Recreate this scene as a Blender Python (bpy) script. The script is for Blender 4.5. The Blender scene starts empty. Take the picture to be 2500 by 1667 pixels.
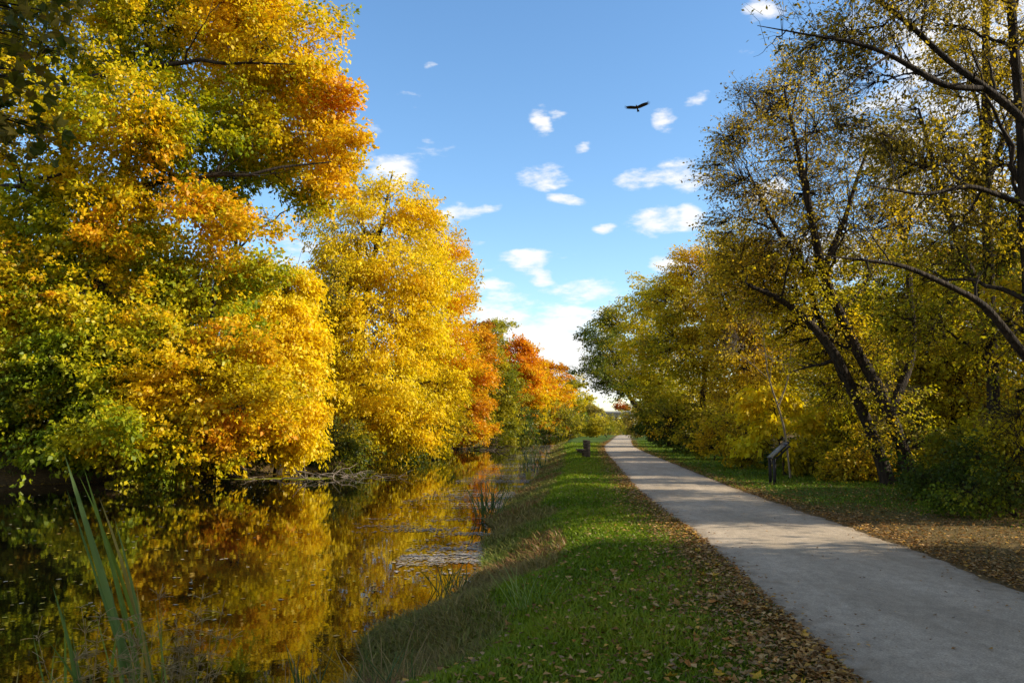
import bpy, math
import numpy as np
from mathutils import Vector, Matrix

# ------------------------------------------------------------------ camera, sky, sun, exposure
scene = bpy.context.scene
C = scene.collection
cam_data = bpy.data.cameras.new('camera')
cam_data.lens = 28.0; cam_data.sensor_width = 36.0
cam_data.clip_start = 0.05; cam_data.clip_end = 6000
cam = bpy.data.objects.new('camera', cam_data)
C.objects.link(cam)
cam.location = (0, 0, 1.7)
cam.rotation_euler = (math.radians(90 + 6.21), 0, 0)
scene.camera = cam

SUN_AZ = 97.0      # degrees clockwise from +Y (view direction) towards +X
SUN_EL = 25.0
sun_data = bpy.data.lights.new('sun', 'SUN')
sun_data.energy = 5.0
sun_data.angle = math.radians(0.5)
sun_data.color = (1.0, 0.91, 0.74)
sun = bpy.data.objects.new('sun', sun_data)
C.objects.link(sun)
sd = Vector((math.sin(math.radians(SUN_AZ)) * math.cos(math.radians(SUN_EL)), math.cos(math.radians(SUN_AZ)) * math.cos(math.radians(SUN_EL)), math.sin(math.radians(SUN_EL))))
sun.rotation_euler = sd.to_track_quat('Z', 'Y').to_euler()

scene.view_settings.view_transform = 'Standard'
scene.view_settings.look = 'None'
scene.view_settings.exposure = 0.76
scene.view_settings.gamma = 1.0
scene.view_settings.use_curve_mapping = False
cy = scene.cycles
cy.max_bounces = 7; cy.diffuse_bounces = 4; cy.glossy_bounces = 3; cy.transmission_bounces = 4; cy.transparent_max_bounces = 4
cy.sample_clamp_indirect = 6.0
cy.use_denoising = True
cy.caustics_reflective = False; cy.caustics_refractive = False

TREES = [{'asp': 0.7,
  'base': (-20.35, 39, -0.3),
  'cat': 'tree',
  'droop': 0.15,
  'group': None,
  'label': 'huge maple with green, gold and orange leaves filling the upper left corner',
  'leaf': 0.2,
  'limbs': [[(-21.58, 38, 18.78, 0.17), (-18.74, 37, 19.22, 0.14), (-16.19, 36.5, 19.02, 0.11), (-13.09, 36, 18.96, 0.07), (-10.21, 36, 18.74, 0.03)],
            [(-19.55, 38, 12.56, 0.2), (-16.34, 36.5, 13.4, 0.13), (-14.1, 36, 13.41, 0.1), (-11.67, 36, 13.45, 0.07), (-8.68, 37, 14.42, 0.03)],
            [(-24.57, 36, 12.41, 0.16), (-21.97, 35, 12.82, 0.11), (-20.11, 34.5, 12.86, 0.06)]],
  'lobes': [(-19.82, 39, 25.84, 5.0, 3.7, 2.39, 'goldgreen', 1.0), (-24.92, 40, 22.08, 3.79, 3.57, 3.35, 'goldgreen', 1.0), (-17.39, 39, 22.27, 4.13, 3.37, 2.61, 'goldgreen', 1.0),
            (-12.34, 38, 21.06, 2.76, 2.54, 2.33, 'gold', 1.0), (-10.63, 38, 18.56, 1.86, 1.7, 1.53, 'goldorange', 1.0), (-13.96, 40, 17.32, 3.79, 2.96, 2.12, 'goldgreen', 1.0),
            (-18.07, 35, 9.91, 1.17, 0.98, 0.78, 'orangegold', 1.0), (-8.82, 38, 15.31, 1.59, 1.22, 0.85, 'gold', 1.3), (-10.67, 38, 16.09, 1.8, 1.41, 1.02, 'gold', 1.0),
            (-9.51, 38, 17.21, 1.17, 0.9, 0.64, 'goldorange', 1.0), (-17.69, 37, 15.28, 3.71, 3.1, 2.48, 'goldgreen', 1.0), (-22.7, 37, 15.06, 3.1, 2.89, 2.68, 'goldgreen', 1.0),
            (-16.74, 35, 14.55, 1.17, 1.07, 0.98, 'orangegold', 1.0), (-16.7, 36, 12.61, 2.21, 1.71, 1.2, 'gold', 1.0), (-14.01, 36, 11.06, 2.01, 1.53, 1.04, 'goldorange', 1.0),
            (-20.39, 37, 11.22, 3.3, 2.58, 1.86, 'goldgreen', 1.0), (-11.31, 39, 13.75, 1.52, 1.25, 0.98, 'greenyellow', 1.0), (-9.79, 39, 14.43, 1.96, 1.52, 1.09, 'gold', 1.0),
            (-23.85, 38, 10.61, 2.76, 2.44, 2.12, 'goldgreen', 1.0), (-14.24, 35, 11.71, 1.17, 0.98, 0.78, 'orangegold', 1.0), (-13.85, 40, 14.29, 1.34, 1.12, 0.89, 'greenyellow', 0.4)],
  'n': 180000,
  'name': 'maple_tree',
  'pal': 'goldgreen',
  'per': 28,
  'seed': 1,
  'spray': 1.05,
  'trunk_r': 0.42,
  'trunks': [[(-20.24, 39, -0.64, 0.45), (-20.2, 39, 3.46, 0.4), (-20.03, 38.5, 7.69, 0.34), (-19.73, 38.5, 11.17, 0.3), (-19.31, 39, 16.01, 0.2), (-18.69, 39, 21.33, 0.12)],
             [(-19.63, 38.5, 9.42, 0.26), (-21.28, 38.5, 12.71, 0.2), (-23.1, 39, 16.7, 0.14), (-24.03, 39, 20.86, 0.08)]],
  'twigs': 1},
 {'asp': 0.7,
  'base': (-21.32, 35.5, -0.3),
  'cat': 'tree',
  'droop': 0.15,
  'group': None,
  'label': 'low dark green and orange maple over the water, leftmost on the far bank',
  'leaf': 0.19,
  'limbs': [[(-21.3, 34.5, 7.26, 0.12), (-22.12, 34, 7.18, 0.07), (-22.33, 33.5, 6.91, 0.04)], [(-17.55, 34, 4.54, 0.05), (-17.96, 33.6, 5.62, 0.04), (-18.34, 33.4, 6.06, 0.03)]],
  'lobes': [(-22.27, 35.5, 6.83, 2.38, 1.98, 1.58, 'goldgreen', 1.0), (-19.15, 35.5, 7.22, 2.77, 2.18, 1.58, 'goldgreen', 1.0), (-21.06, 34.5, 3.63, 2.31, 1.92, 1.54, 'orangegreen', 1.0),
            (-18.26, 34.5, 4.2, 2.31, 1.92, 1.54, 'greenyellow', 1.0), (-18.14, 33.5, 1.76, 2.62, 1.96, 1.31, 'greenyellow', 1.0), (-20.35, 33.5, 2.12, 1.49, 1.21, 0.93, 'orangegreen', 1.0),
            (-15.63, 32.5, 1.23, 1.99, 1.45, 0.91, 'greenyellow', 1.0), (-21.92, 34.5, 8.03, 1.73, 1.44, 1.15, 'orangegold', 1.0),
            (-20.21, 34.5, 5.15, 1.92, 1.54, 1.15, 'greenyellow', 1.0)],
  'n': 64000,
  'name': 'maple_tree',
  'pal': 'goldgreen',
  'per': 22,
  'seed': 2,
  'spray': 0.85,
  'trunk_r': 0.3,
  'trunks': [[(-23.09, 37, -0.62, 0.36), (-22.72, 37, 1.36, 0.3), (-21.7, 36.5, 4.15, 0.22), (-20.42, 36, 7.3, 0.12)],
             [(-21.18, 37.5, -0.61, 0.2), (-20.66, 37, 2.16, 0.16), (-19.78, 36.5, 5.35, 0.1)]],
  'twigs': 1},
 {'asp': 0.7,
  'base': (-14.99, 37, -0.3),
  'cat': 'tree',
  'droop': 0.15,
  'group': None,
  'label': 'bushy orange and gold maple leaning low over the canal beside the brush heap',
  'leaf': 0.185,
  'limbs': None,
  'lobes': [(-15.93, 38, 8.68, 2.54, 2.01, 1.48, 'greenyellow', 1.0), (-13.88, 37, 8.7, 2.27, 1.75, 1.24, 'greenyellow', 1.0), (-14.76, 36, 5.3, 2.41, 2.11, 1.81, 'greenyellow', 1.0),
            (-12.23, 35, 5.2, 1.17, 1.17, 1.17, 'orangegold', 1.0), (-13.86, 35, 2.9, 2.73, 2.1, 1.46, 'gold', 1.0), (-15.55, 35, 2.33, 1.76, 1.46, 1.17, 'goldgreen', 1.0),
            (-11.42, 34, 2.68, 1.9, 1.52, 1.14, 'gold', 1.0), (-13.76, 34, 1.02, 2.65, 1.71, 0.76, 'goldgreen', 1.0), (-11.37, 34, 1.39, 1.33, 1.02, 0.72, 'orangegold', 1.0)],
  'n': 66000,
  'name': 'maple_tree',
  'pal': 'gold',
  'per': 22,
  'seed': 3,
  'spray': 0.85,
  'trunk_r': 0.24,
  'trunks': None,
  'twigs': 1},
 {'asp': 0.6,
  'base': (-11.93, 41, -0.3),
  'cat': 'tree',
  'droop': 0.75,
  'group': None,
  'label': 'bright yellow box elder with drooping leaf sprays between orange maple and tall yellow tree',
  'leaf': 0.2,
  'limbs': None,
  'lobes': [(-12.12, 42, 8.94, 1.31, 1.36, 1.41, 'yellow', 1.0), (-12.81, 41, 7.62, 1.6, 1.49, 1.37, 'yellow', 1.0), (-11.31, 41, 6.71, 1.14, 1.37, 1.6, 'yellow', 1.0),
            (-11.75, 40, 4.6, 2.01, 1.78, 1.56, 'yellow', 1.0), (-10.37, 39, 4.1, 0.98, 1.03, 1.09, 'yellow', 1.0), (-11.38, 39, 2.4, 1.96, 1.52, 1.09, 'yellow', 1.0),
            (-10.3, 39, 1.66, 1.2, 0.92, 0.65, 'yellow', 1.0), (-13.73, 43, 9.6, 0.96, 0.89, 0.82, 'greenyellow', 1.0), (-10.85, 38, 1.35, 1.48, 0.97, 0.47, 'yellow', 1.0)],
  'n': 40000,
  'name': 'box_elder_tree',
  'pal': 'yellow',
  'per': 18,
  'seed': 4,
  'spray': 0.8,
  'trunk_r': 0.2,
  'trunks': None,
  'twigs': 0},
 {'asp': 0.7,
  'base': (-15.72, 47, -0.3),
  'cat': 'tree',
  'droop': 0.15,
  'group': None,
  'label': 'thinning tree with sparse yellow leaves and bare twigs behind the huge maple',
  'leaf': 0.15,
  'limbs': None,
  'lobes': [(-17.46, 47, 19.78, 2.36, 2.23, 2.1, 'olive', 1.0), (-12.67, 47, 10.59, 0.94, 1.0, 1.05, 'olive', 0.5), (-14.88, 47, 14.33, 1.57, 1.36, 1.15, 'gold', 0.8),
            (-13.07, 48, 15.42, 1.34, 1.2, 1.07, 'gold', 1.0), (-12.75, 50, 9.76, 1.25, 1.46, 1.67, 'gold', 1.6), (-11.76, 52, 11.25, 0.93, 1.28, 1.62, 'gold', 1.6),
            (-12.76, 53, 9.35, 1.77, 2.36, 2.96, 'olive', 1.6), (-16.68, 49, 9.32, 3.28, 2.73, 2.19, 'gold', 1.6), (-24.7, 51, 9.64, 4.27, 3.84, 3.41, 'green', 1.5),
            (-30.08, 52, 5.47, 4.64, 4.21, 3.77, 'green', 1.5), (-21.11, 51, 5.12, 4.27, 3.84, 3.41, 'olive', 1.5)],
  'n': 36000,
  'name': 'walnut_tree',
  'pal': 'olive',
  'per': 9,
  'seed': 5,
  'spray': 0.9,
  'trunk_r': 0.25,
  'trunks': None,
  'twigs': 2},
 {'asp': 0.62,
  'base': (-9.78, 57, -0.3),
  'cat': 'tree',
  'droop': 0.55,
  'group': None,
  'label': 'tall pointed all-yellow tree reaching high beside the sky gap',
  'leaf': 0.22,
  'limbs': None,
  'lobes': [(-10.6, 57, 19.31, 1.59, 1.59, 1.59, None, 1.0), (-8.67, 56, 18.36, 1.41, 1.48, 1.56, None, 1.0), (-6.74, 57, 18.0, 0.95, 1.11, 1.27, 'gold', 1.0),
            (-7.19, 57, 16.04, 1.75, 1.67, 1.59, None, 1.0), (-10.19, 56, 15.47, 2.81, 2.5, 2.19, None, 1.0), (-12.21, 58, 14.97, 1.88, 2.17, 2.46, 'gold', 1.0),
            (-7.51, 55, 12.73, 2.45, 2.15, 1.84, None, 1.0), (-10.24, 55, 11.49, 3.37, 2.76, 2.15, None, 1.0), (-13.12, 57, 10.89, 1.91, 1.91, 1.91, 'gold', 1.0),
            (-6.68, 56, 9.79, 1.87, 1.87, 1.87, None, 1.0), (-8.8, 54, 8.3, 3.31, 2.71, 2.11, None, 1.0), (-11.58, 56, 7.61, 2.19, 2.19, 2.19, None, 1.0),
            (-6.34, 56, 6.99, 2.03, 1.95, 1.87, None, 1.0), (-8.0, 53, 4.96, 3.25, 2.51, 1.77, None, 1.0), (-5.0, 55, 5.08, 1.23, 1.23, 1.23, None, 1.0),
            (-11.31, 55, 4.78, 1.84, 1.84, 1.84, None, 1.0), (-9.41, 53, 2.65, 2.96, 2.14, 1.33, None, 1.0), (-6.94, 54, 2.38, 2.11, 1.73, 1.36, None, 1.0),
            (-11.85, 55, 2.39, 1.38, 1.23, 1.07, None, 1.0), (-7.94, 53, 1.07, 2.07, 1.4, 0.74, None, 1.0)],
  'n': 92000,
  'name': 'box_elder_tree',
  'pal': 'yellow',
  'per': 20,
  'seed': 6,
  'spray': 1.05,
  'trunk_r': 0.36,
  'trunks': [[(-11.5, 58, -0.23, 0.4), (-11.44, 58, 4.32, 0.34), (-11.12, 57.5, 8.73, 0.28), (-10.31, 57, 12.49, 0.22), (-9.44, 57, 17.02, 0.12), (-8.85, 57, 20.3, 0.05)],
             [(-11.18, 57.5, 7.45, 0.2), (-11.85, 57, 10.57, 0.14), (-12.24, 57, 13.77, 0.08)]],
  'twigs': 1},
 {'asp': 0.7,
  'base': (-7.68, 76, -0.3),
  'cat': 'tree',
  'droop': -0.35,
  'group': None,
  'label': 'yellow orange tree with feathery upswept edge just behind the tall pointed yellow tree',
  'leaf': 0.22,
  'limbs': None,
  'lobes': [(-6.39, 76, 18.87, 1.36, 1.31, 1.27, 'goldorange', 1.0), (-5.66, 75, 15.89, 1.51, 1.59, 1.67, None, 1.0), (-7.42, 76, 16.08, 2.12, 2.33, 2.54, None, 1.0),
            (-5.43, 75, 13.37, 1.42, 1.46, 1.51, 'goldorange', 1.0), (-6.87, 75, 11.7, 2.3, 2.41, 2.51, None, 1.0), (-5.53, 74, 9.1, 1.49, 1.77, 2.06, 'goldorange', 1.0),
            (-7.24, 75, 7.55, 2.51, 2.51, 2.51, None, 1.0), (-7.61, 75, 3.86, 2.51, 2.51, 2.51, 'gold', 1.0), (-8.65, 77, 21.51, 1.55, 1.63, 1.72, None, 1.0)],
  'n': 46000,
  'name': 'maple_tree',
  'pal': 'gold',
  'per': 22,
  'seed': 7,
  'spray': 1.3,
  'trunk_r': 0.3,
  'trunks': None,
  'twigs': 0},
 {'asp': 0.7,
  'base': (-6.4, 90, -0.3),
  'cat': 'tree',
  'droop': 0.15,
  'group': None,
  'label': 'burnt orange tree hanging down to the water next to the dark fallen treetop',
  'leaf': 0.27,
  'limbs': None,
  'lobes': [(-4.5, 90, 10.7, 1.31, 1.66, 2.01, 'rust', 1.0), (-5.22, 90, 7.73, 2.26, 2.38, 2.51, 'orangegold', 1.0), (-4.42, 89, 4.75, 1.69, 1.84, 1.99, 'rust', 1.0),
            (-6.1, 89, 2.81, 2.73, 2.36, 1.99, 'rust', 1.0), (-5.07, 88, 1.61, 2.45, 1.84, 1.23, 'orangegold', 1.0), (-6.69, 90, 6.25, 2.01, 2.26, 2.51, 'orangegold', 1.0),
            (-4.36, 92, 13.45, 1.13, 1.13, 1.13, 'red', 1.0)],
  'n': 34000,
  'name': 'maple_tree',
  'pal': 'rust',
  'per': 20,
  'seed': 8,
  'spray': 1.1,
  'trunk_r': 0.28,
  'trunks': None,
  'twigs': 0},
 {'asp': 0.7,
  'base': (-3.66, 132, -0.3),
  'cat': 'tree',
  'droop': 0.15,
  'group': None,
  'label': 'dark olive tree with pale yellow green top in the middle of the far bank',
  'leaf': 0.34,
  'limbs': None,
  'lobes': [(-2.66, 134, 18.44, 1.94, 1.79, 1.64, 'palegreen', 1.0), (-4.06, 132, 15.63, 2.21, 2.21, 2.21, 'olive', 1.0), (-2.24, 132, 12.72, 2.5, 2.72, 2.94, 'olive', 1.0),
            (-4.41, 132, 9.82, 2.21, 2.94, 3.68, 'rust', 1.0), (-1.86, 131, 7.61, 2.48, 3.07, 3.65, 'olive', 1.0), (-3.64, 131, 4.05, 2.92, 2.92, 2.92, 'olive', 1.0),
            (-1.85, 131, 1.92, 2.48, 2.19, 1.9, 'olive', 1.0)],
  'n': 30000,
  'name': 'ash_tree',
  'pal': 'olive',
  'per': 18,
  'seed': 9,
  'spray': 1.2,
  'trunk_r': 0.28,
  'trunks': None,
  'twigs': 1},
 {'asp': 0.7,
  'base': (1.65, 160, -0.3),
  'cat': 'tree',
  'droop': 0.15,
  'group': None,
  'label': 'flame orange maple with green lower branches above the calm far water',
  'leaf': 0.46,
  'limbs': None,
  'lobes': [(0.79, 160, 17.26, 2.68, 2.41, 2.14, 'orange', 1.0), (-0.96, 159, 14.1, 2.31, 2.31, 2.31, 'orange', 1.0), (2.98, 160, 14.18, 2.68, 2.68, 2.68, 'orange', 1.0),
            (1.21, 158, 11.42, 3.52, 3.08, 2.64, 'orangegold', 1.0), (-0.09, 159, 7.14, 3.99, 3.68, 3.37, 'orangegold', 1.0), (3.82, 159, 8.01, 3.01, 3.19, 3.37, 'gold', 1.0),
            (1.63, 158, 3.25, 4.85, 3.75, 2.64, 'olive', 1.0), (-2.26, 160, 3.7, 2.68, 2.68, 2.68, 'olive', 1.0)],
  'n': 42000,
  'name': 'maple_tree',
  'pal': 'orange',
  'per': 18,
  'seed': 10,
  'spray': 1.5,
  'trunk_r': 0.3,
  'trunks': None,
  'twigs': 0},
 {'asp': 0.7,
  'base': (9.25, 198, -0.3),
  'cat': 'tree',
  'droop': 0.15,
  'group': None,
  'label': 'second flame orange maple, lower and rounder, above yellow bushes by far water',
  'leaf': 0.5,
  'limbs': None,
  'lobes': [(8.03, 198, 16.06, 2.87, 2.65, 2.43, 'orange', 1.0), (10.73, 198, 14.1, 2.43, 2.54, 2.65, 'rust', 1.0), (7.43, 197, 12.21, 3.3, 3.08, 2.86, 'orangegold', 1.0),
            (10.65, 197, 9.52, 3.08, 3.19, 3.3, 'gold', 1.0), (7.41, 197, 6.84, 4.17, 3.96, 3.74, 'gold', 1.0), (11.15, 197, 4.17, 3.3, 3.19, 3.08, 'olive', 1.0),
            (6.82, 196, 2.24, 3.94, 2.95, 1.97, 'gold', 1.0)],
  'n': 30000,
  'name': 'maple_tree',
  'pal': 'orange',
  'per': 16,
  'seed': 11,
  'spray': 1.4,
  'trunk_r': 0.3,
  'trunks': None,
  'twigs': 0},
 {'asp': 0.7,
  'base': (18.61, 238, -0.3),
  'cat': 'tree',
  'droop': 0.4,
  'group': None,
  'label': 'soft olive yellow willow sloping down towards the distant bridge',
  'leaf': 0.5,
  'limbs': None,
  'lobes': [(17.44, 238, 15.05, 2.92, 3.05, 3.19, 'olive', 1.0), (19.35, 238, 10.5, 3.72, 3.58, 3.45, 'goldolive', 1.0), (21.91, 238, 6.62, 2.92, 3.19, 3.45, 'goldolive', 1.0),
            (17.3, 237, 5.95, 3.97, 4.23, 4.49, 'olive', 1.0), (20.49, 237, 2.74, 4.49, 3.57, 2.64, 'goldolive', 1.0), (23.93, 239, 4.04, 2.13, 2.4, 2.67, 'olive', 1.0)],
  'n': 24000,
  'name': 'willow_tree',
  'pal': 'goldolive',
  'per': 16,
  'seed': 12,
  'spray': 1.6,
  'trunk_r': 0.3,
  'trunks': None,
  'twigs': 0},
 {'asp': 0.7,
  'base': (15.15, 225, -0.3),
  'cat': 'tree',
  'droop': 0.15,
  'group': None,
  'label': 'leafless grey tree rising faintly behind the far orange maples',
  'leaf': 0.2,
  'limbs': None,
  'lobes': [(15.04, 225, 18.01, 2.01, 2.13, 2.26, None, 1.0), (16.5, 225, 16.16, 2.01, 2.13, 2.26, None, 1.0)],
  'n': 90,
  'name': 'bare_tree',
  'pal': 'brown',
  'per': 1,
  'seed': 13,
  'spray': 2.5,
  'trunk_r': 0.16,
  'trunks': None,
  'twigs': 2},
 {'asp': 0.7,
  'base': (26.25, 228, -0.3),
  'cat': 'tree',
  'droop': 0.15,
  'group': None,
  'label': 'brownish olive tree beside the canal in front of the bridge',
  'leaf': 0.42,
  'limbs': None,
  'lobes': [(23.6, 228, 6.41, 1.78, 1.78, 1.78, None, 1.0), (22.58, 228, 3.94, 2.03, 2.03, 2.03, None, 1.0), (24.81, 228, 3.32, 1.27, 1.27, 1.27, None, 1.0),
            (23.48, 225, 1.47, 2.76, 2.13, 1.51, None, 1.0)],
  'n': 9000,
  'name': 'oak_tree',
  'pal': 'oliveb',
  'per': 14,
  'seed': 14,
  'spray': 1.1,
  'trunk_r': 0.3,
  'trunks': None,
  'twigs': 0},
 {'asp': 0.7,
  'base': (41.75, 310, -0.3),
  'cat': 'tree',
  'droop': 0.15,
  'group': None,
  'label': 'small dark red tree showing above the distant bridge deck',
  'leaf': 0.5,
  'limbs': None,
  'lobes': [(41.91, 310, 9.95, 1.56, 1.56, 1.56, None, 1.0), (42.9, 310, 8.61, 1.38, 1.38, 1.38, None, 1.0)],
  'n': 3000,
  'name': 'maple_tree',
  'pal': 'red',
  'per': 14,
  'seed': 15,
  'spray': 1.8,
  'trunk_r': 0.3,
  'trunks': None,
  'twigs': 0},
 {'asp': 0.7,
  'base': (17.84, 150, -0.3),
  'cat': 'shrub',
  'droop': 0.15,
  'group': None,
  'label': 'green shrub on the bank where path and canal meet in the distance',
  'leaf': 0.26,
  'limbs': None,
  'lobes': [(16.64, 150, 2.12, 1.51, 1.25, 1.0, None, 1.0), (15.41, 150, 1.55, 1.34, 1.0, 0.67, None, 1.0), (18.37, 155, 1.8, 0.86, 0.78, 0.69, None, 1.0)],
  'n': 6000,
  'name': 'willow_shrub',
  'pal': 'olive',
  'per': 14,
  'seed': 16,
  'spray': 0.9,
  'trunk_r': 0.1,
  'trunks': None,
  'twigs': 0},
 {'asp': 0.7,
  'base': (15.65, 98, -0.3),
  'cat': 'tree',
  'droop': 0.15,
  'group': None,
  'label': 'dark green tree with ragged limbs reaching out over the distant path',
  'leaf': 0.24,
  'limbs': None,
  'lobes': [(10.29, 94, 12.4, 1.26, 1.21, 1.15, 'dkgreen', 1.0), (12.64, 98, 14.49, 1.86, 1.69, 1.53, 'olive', 1.0), (8.77, 92, 8.12, 1.13, 0.97, 0.82, 'dkgreen', 1.0),
            (11.41, 95, 9.63, 2.12, 1.96, 1.8, 'dkgreen', 1.0), (14.22, 98, 11.5, 2.73, 3.01, 3.28, 'goldolive', 1.0), (11.26, 94, 7.38, 1.68, 1.26, 0.84, 'dkgreen', 1.0),
            (14.54, 97, 7.67, 2.7, 2.43, 2.16, 'olive', 1.0), (18.14, 99, 4.82, 2.21, 2.1, 1.99, 'olive', 1.0), (14.8, 96, 6.82, 1.39, 1.07, 0.75, 'dkgreen', 1.0)],
  'n': 34000,
  'name': 'silver_maple_tree',
  'pal': 'dkgreen',
  'per': 14,
  'seed': 17,
  'spray': 1.1,
  'trunk_r': 0.35,
  'trunks': [[(17.25, 98, 1.23, 0.4), (16.23, 98, 3.46, 0.34), (14.76, 97, 4.76, 0.3), (13.33, 96, 6.56, 0.2), (12.33, 96, 10.24, 0.1)]],
  'twigs': 1},
 {'asp': 0.7,
  'base': (14.63, 74, -0.3),
  'cat': 'tree',
  'droop': 0.15,
  'group': None,
  'label': 'olive and gold tree on the right, first behind the ragged green one',
  'leaf': 0.2,
  'limbs': None,
  'lobes': [(12.03, 74, 13.21, 1.49, 1.57, 1.65, 'goldolive', 1.0), (14.09, 74, 14.04, 2.06, 2.06, 2.06, 'goldolive', 1.0), (12.21, 73, 9.81, 2.04, 2.04, 2.04, 'goldolive', 1.0),
            (14.63, 73, 10.21, 2.44, 2.44, 2.44, 'goldolive', 1.0), (13.34, 73, 6.19, 2.44, 2.44, 2.44, 'goldolive', 1.0), (15.31, 73, 5.0, 2.44, 2.65, 2.85, 'goldolive', 1.0),
            (13.69, 72, 3.38, 1.85, 1.73, 1.61, 'olive', 1.0)],
  'n': 44000,
  'name': 'ash_tree',
  'pal': 'goldolive',
  'per': 18,
  'seed': 18,
  'spray': 1.0,
  'trunk_r': 0.28,
  'trunks': None,
  'twigs': 1},
 {'asp': 0.7,
  'base': (13.2, 56, -0.3),
  'cat': 'tree',
  'droop': 0.15,
  'group': None,
  'label': 'round topped golden tree glowing at mid height along the right side',
  'leaf': 0.16,
  'limbs': None,
  'lobes': [(12.87, 56, 12.61, 1.87, 1.72, 1.56, 'gold', 1.0), (14.76, 56, 13.56, 1.87, 1.72, 1.56, 'gold', 1.0), (11.67, 55, 10.26, 1.84, 1.69, 1.53, 'goldolive', 1.0),
            (14.11, 55, 10.26, 2.45, 2.3, 2.15, 'browngold', 1.0), (12.21, 55, 7.2, 2.15, 2.15, 2.15, 'goldolive', 1.0), (14.63, 55, 7.2, 2.15, 2.3, 2.45, 'browngold', 1.0),
            (13.34, 55, 4.18, 2.45, 2.15, 1.84, 'goldolive', 1.0), (11.5, 55, 2.39, 1.84, 1.53, 1.23, 'olive', 1.0), (14.13, 56, 1.79, 1.87, 1.56, 1.25, 'olive', 1.0)],
  'n': 60000,
  'name': 'ash_tree',
  'pal': 'browngold',
  'per': 18,
  'seed': 19,
  'spray': 0.9,
  'trunk_r': 0.28,
  'trunks': None,
  'twigs': 2},
 {'asp': 0.7,
  'base': (12.41, 42, -0.3),
  'cat': 'tree',
  'droop': 0.15,
  'group': None,
  'label': 'half bare golden brown tree standing behind the bare pale sapling',
  'leaf': 0.13,
  'limbs': None,
  'lobes': [(12.03, 42, 11.31, 1.17, 1.17, 1.17, 'gold', 1.0), (13.16, 42, 10.12, 1.64, 1.52, 1.41, 'browngold', 1.0), (11.44, 41, 8.54, 1.37, 1.37, 1.37, 'browngold', 1.0),
            (13.53, 42, 7.53, 1.87, 1.76, 1.64, 'goldolive', 1.0), (11.81, 41, 5.8, 1.6, 1.6, 1.6, 'browngold', 1.0), (14.48, 43, 5.29, 1.92, 1.92, 1.92, 'goldolive', 1.0),
            (12.47, 42, 3.14, 1.87, 1.64, 1.41, 'browngold', 1.0)],
  'n': 42000,
  'name': 'ash_tree',
  'pal': 'browngold',
  'per': 13,
  'seed': 20,
  'spray': 0.8,
  'trunk_r': 0.22,
  'trunks': [[(13.58, 43, -0.42, 0.24), (13.36, 43, 3.64, 0.2), (12.75, 42.5, 7.36, 0.14), (12.27, 42, 11.55, 0.05)],
             [(13.35, 43, 3.17, 0.14), (12.02, 42.5, 6.42, 0.09), (11.04, 42, 9.41, 0.04)]],
  'twigs': 2},
 {'asp': 0.7,
  'base': (11.56, 24.5, -0.3),
  'cat': 'tree',
  'droop': 0.15,
  'group': None,
  'label': 'dark trunk leaning far towards the path, left one of the leaning pair',
  'leaf': 0.085,
  'limbs': None,
  'lobes': [(7.67, 24.5, 6.34, 1.09, 0.89, 0.68, 'browngold', 1.0), (8.87, 24.5, 5.92, 1.23, 1.09, 0.96, 'goldolive', 1.0), (7.14, 24.5, 7.03, 0.68, 0.61, 0.55, 'brown', 1.0),
            (9.97, 25.0, 4.75, 1.25, 1.12, 0.98, 'goldolive', 1.0), (8.87, 25.5, 7.68, 1.28, 1.07, 0.85, 'browngold', 1.0), (10.79, 25.5, 3.13, 1.28, 1.0, 0.71, 'goldolive', 1.0),
            (10.83, 24.3, 2.0, 0.49, 0.65, 0.81, 'olive', 0.6), (11.05, 24.3, 0.96, 0.41, 0.47, 0.54, 'dkgreen', 0.6)],
  'n': 20000,
  'name': 'ash_tree',
  'pal': 'browngold',
  'per': 9,
  'seed': 21,
  'spray': 0.55,
  'trunk_r': 0.24,
  'trunks': [[(11.48, 24.5, -0.03, 0.2), (11.2, 24.5, 0.82, 0.185), (10.85, 24.5, 1.87, 0.17), (9.93, 24, 3.7, 0.14), (9.18, 24, 4.83, 0.13), (8.11, 23.5, 5.49, 0.09),
              (6.93, 23, 5.86, 0.05)],
             [(10.97, 24.5, 1.61, 0.16), (10.31, 24.8, 3.36, 0.12), (9.59, 25, 5.59, 0.09), (9.11, 25, 7.56, 0.05)]],
  'twigs': 2},
 {'asp': 0.7,
  'base': (12.11, 24, -0.3),
  'cat': 'tree',
  'droop': 0.15,
  'group': None,
  'label': 'tall half bare brown gold tree against the sky, right one of the leaning pair',
  'leaf': 0.08,
  'limbs': None,
  'lobes': [(7.96, 24, 11.64, 0.94, 0.94, 0.94, 'brown', 1.0), (7.11, 24, 10.51, 0.67, 0.74, 0.8, 'brown', 1.0), (9.32, 25, 12.79, 1.12, 0.98, 0.84, 'brown', 1.0),
            (9.57, 24, 10.93, 1.34, 1.14, 0.94, 'brown', 1.0), (7.29, 23, 8.94, 1.15, 0.96, 0.77, 'brown', 1.0), (6.9, 24, 8.15, 0.74, 0.77, 0.8, 'brown', 1.0),
            (9.46, 25, 9.28, 1.39, 1.19, 0.98, 'brown', 1.0), (11.45, 25, 9.86, 1.39, 1.25, 1.12, 'browngold', 1.0), (10.51, 24, 7.87, 1.47, 1.2, 0.94, 'browngold', 1.0),
            (8.22, 24, 7.6, 1.07, 0.87, 0.67, 'brown', 1.0), (12.35, 25, 8.13, 1.12, 1.05, 0.98, 'browngold', 1.0), (6.67, 24, 9.53, 0.4, 0.47, 0.54, 'brown', 1.0),
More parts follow.
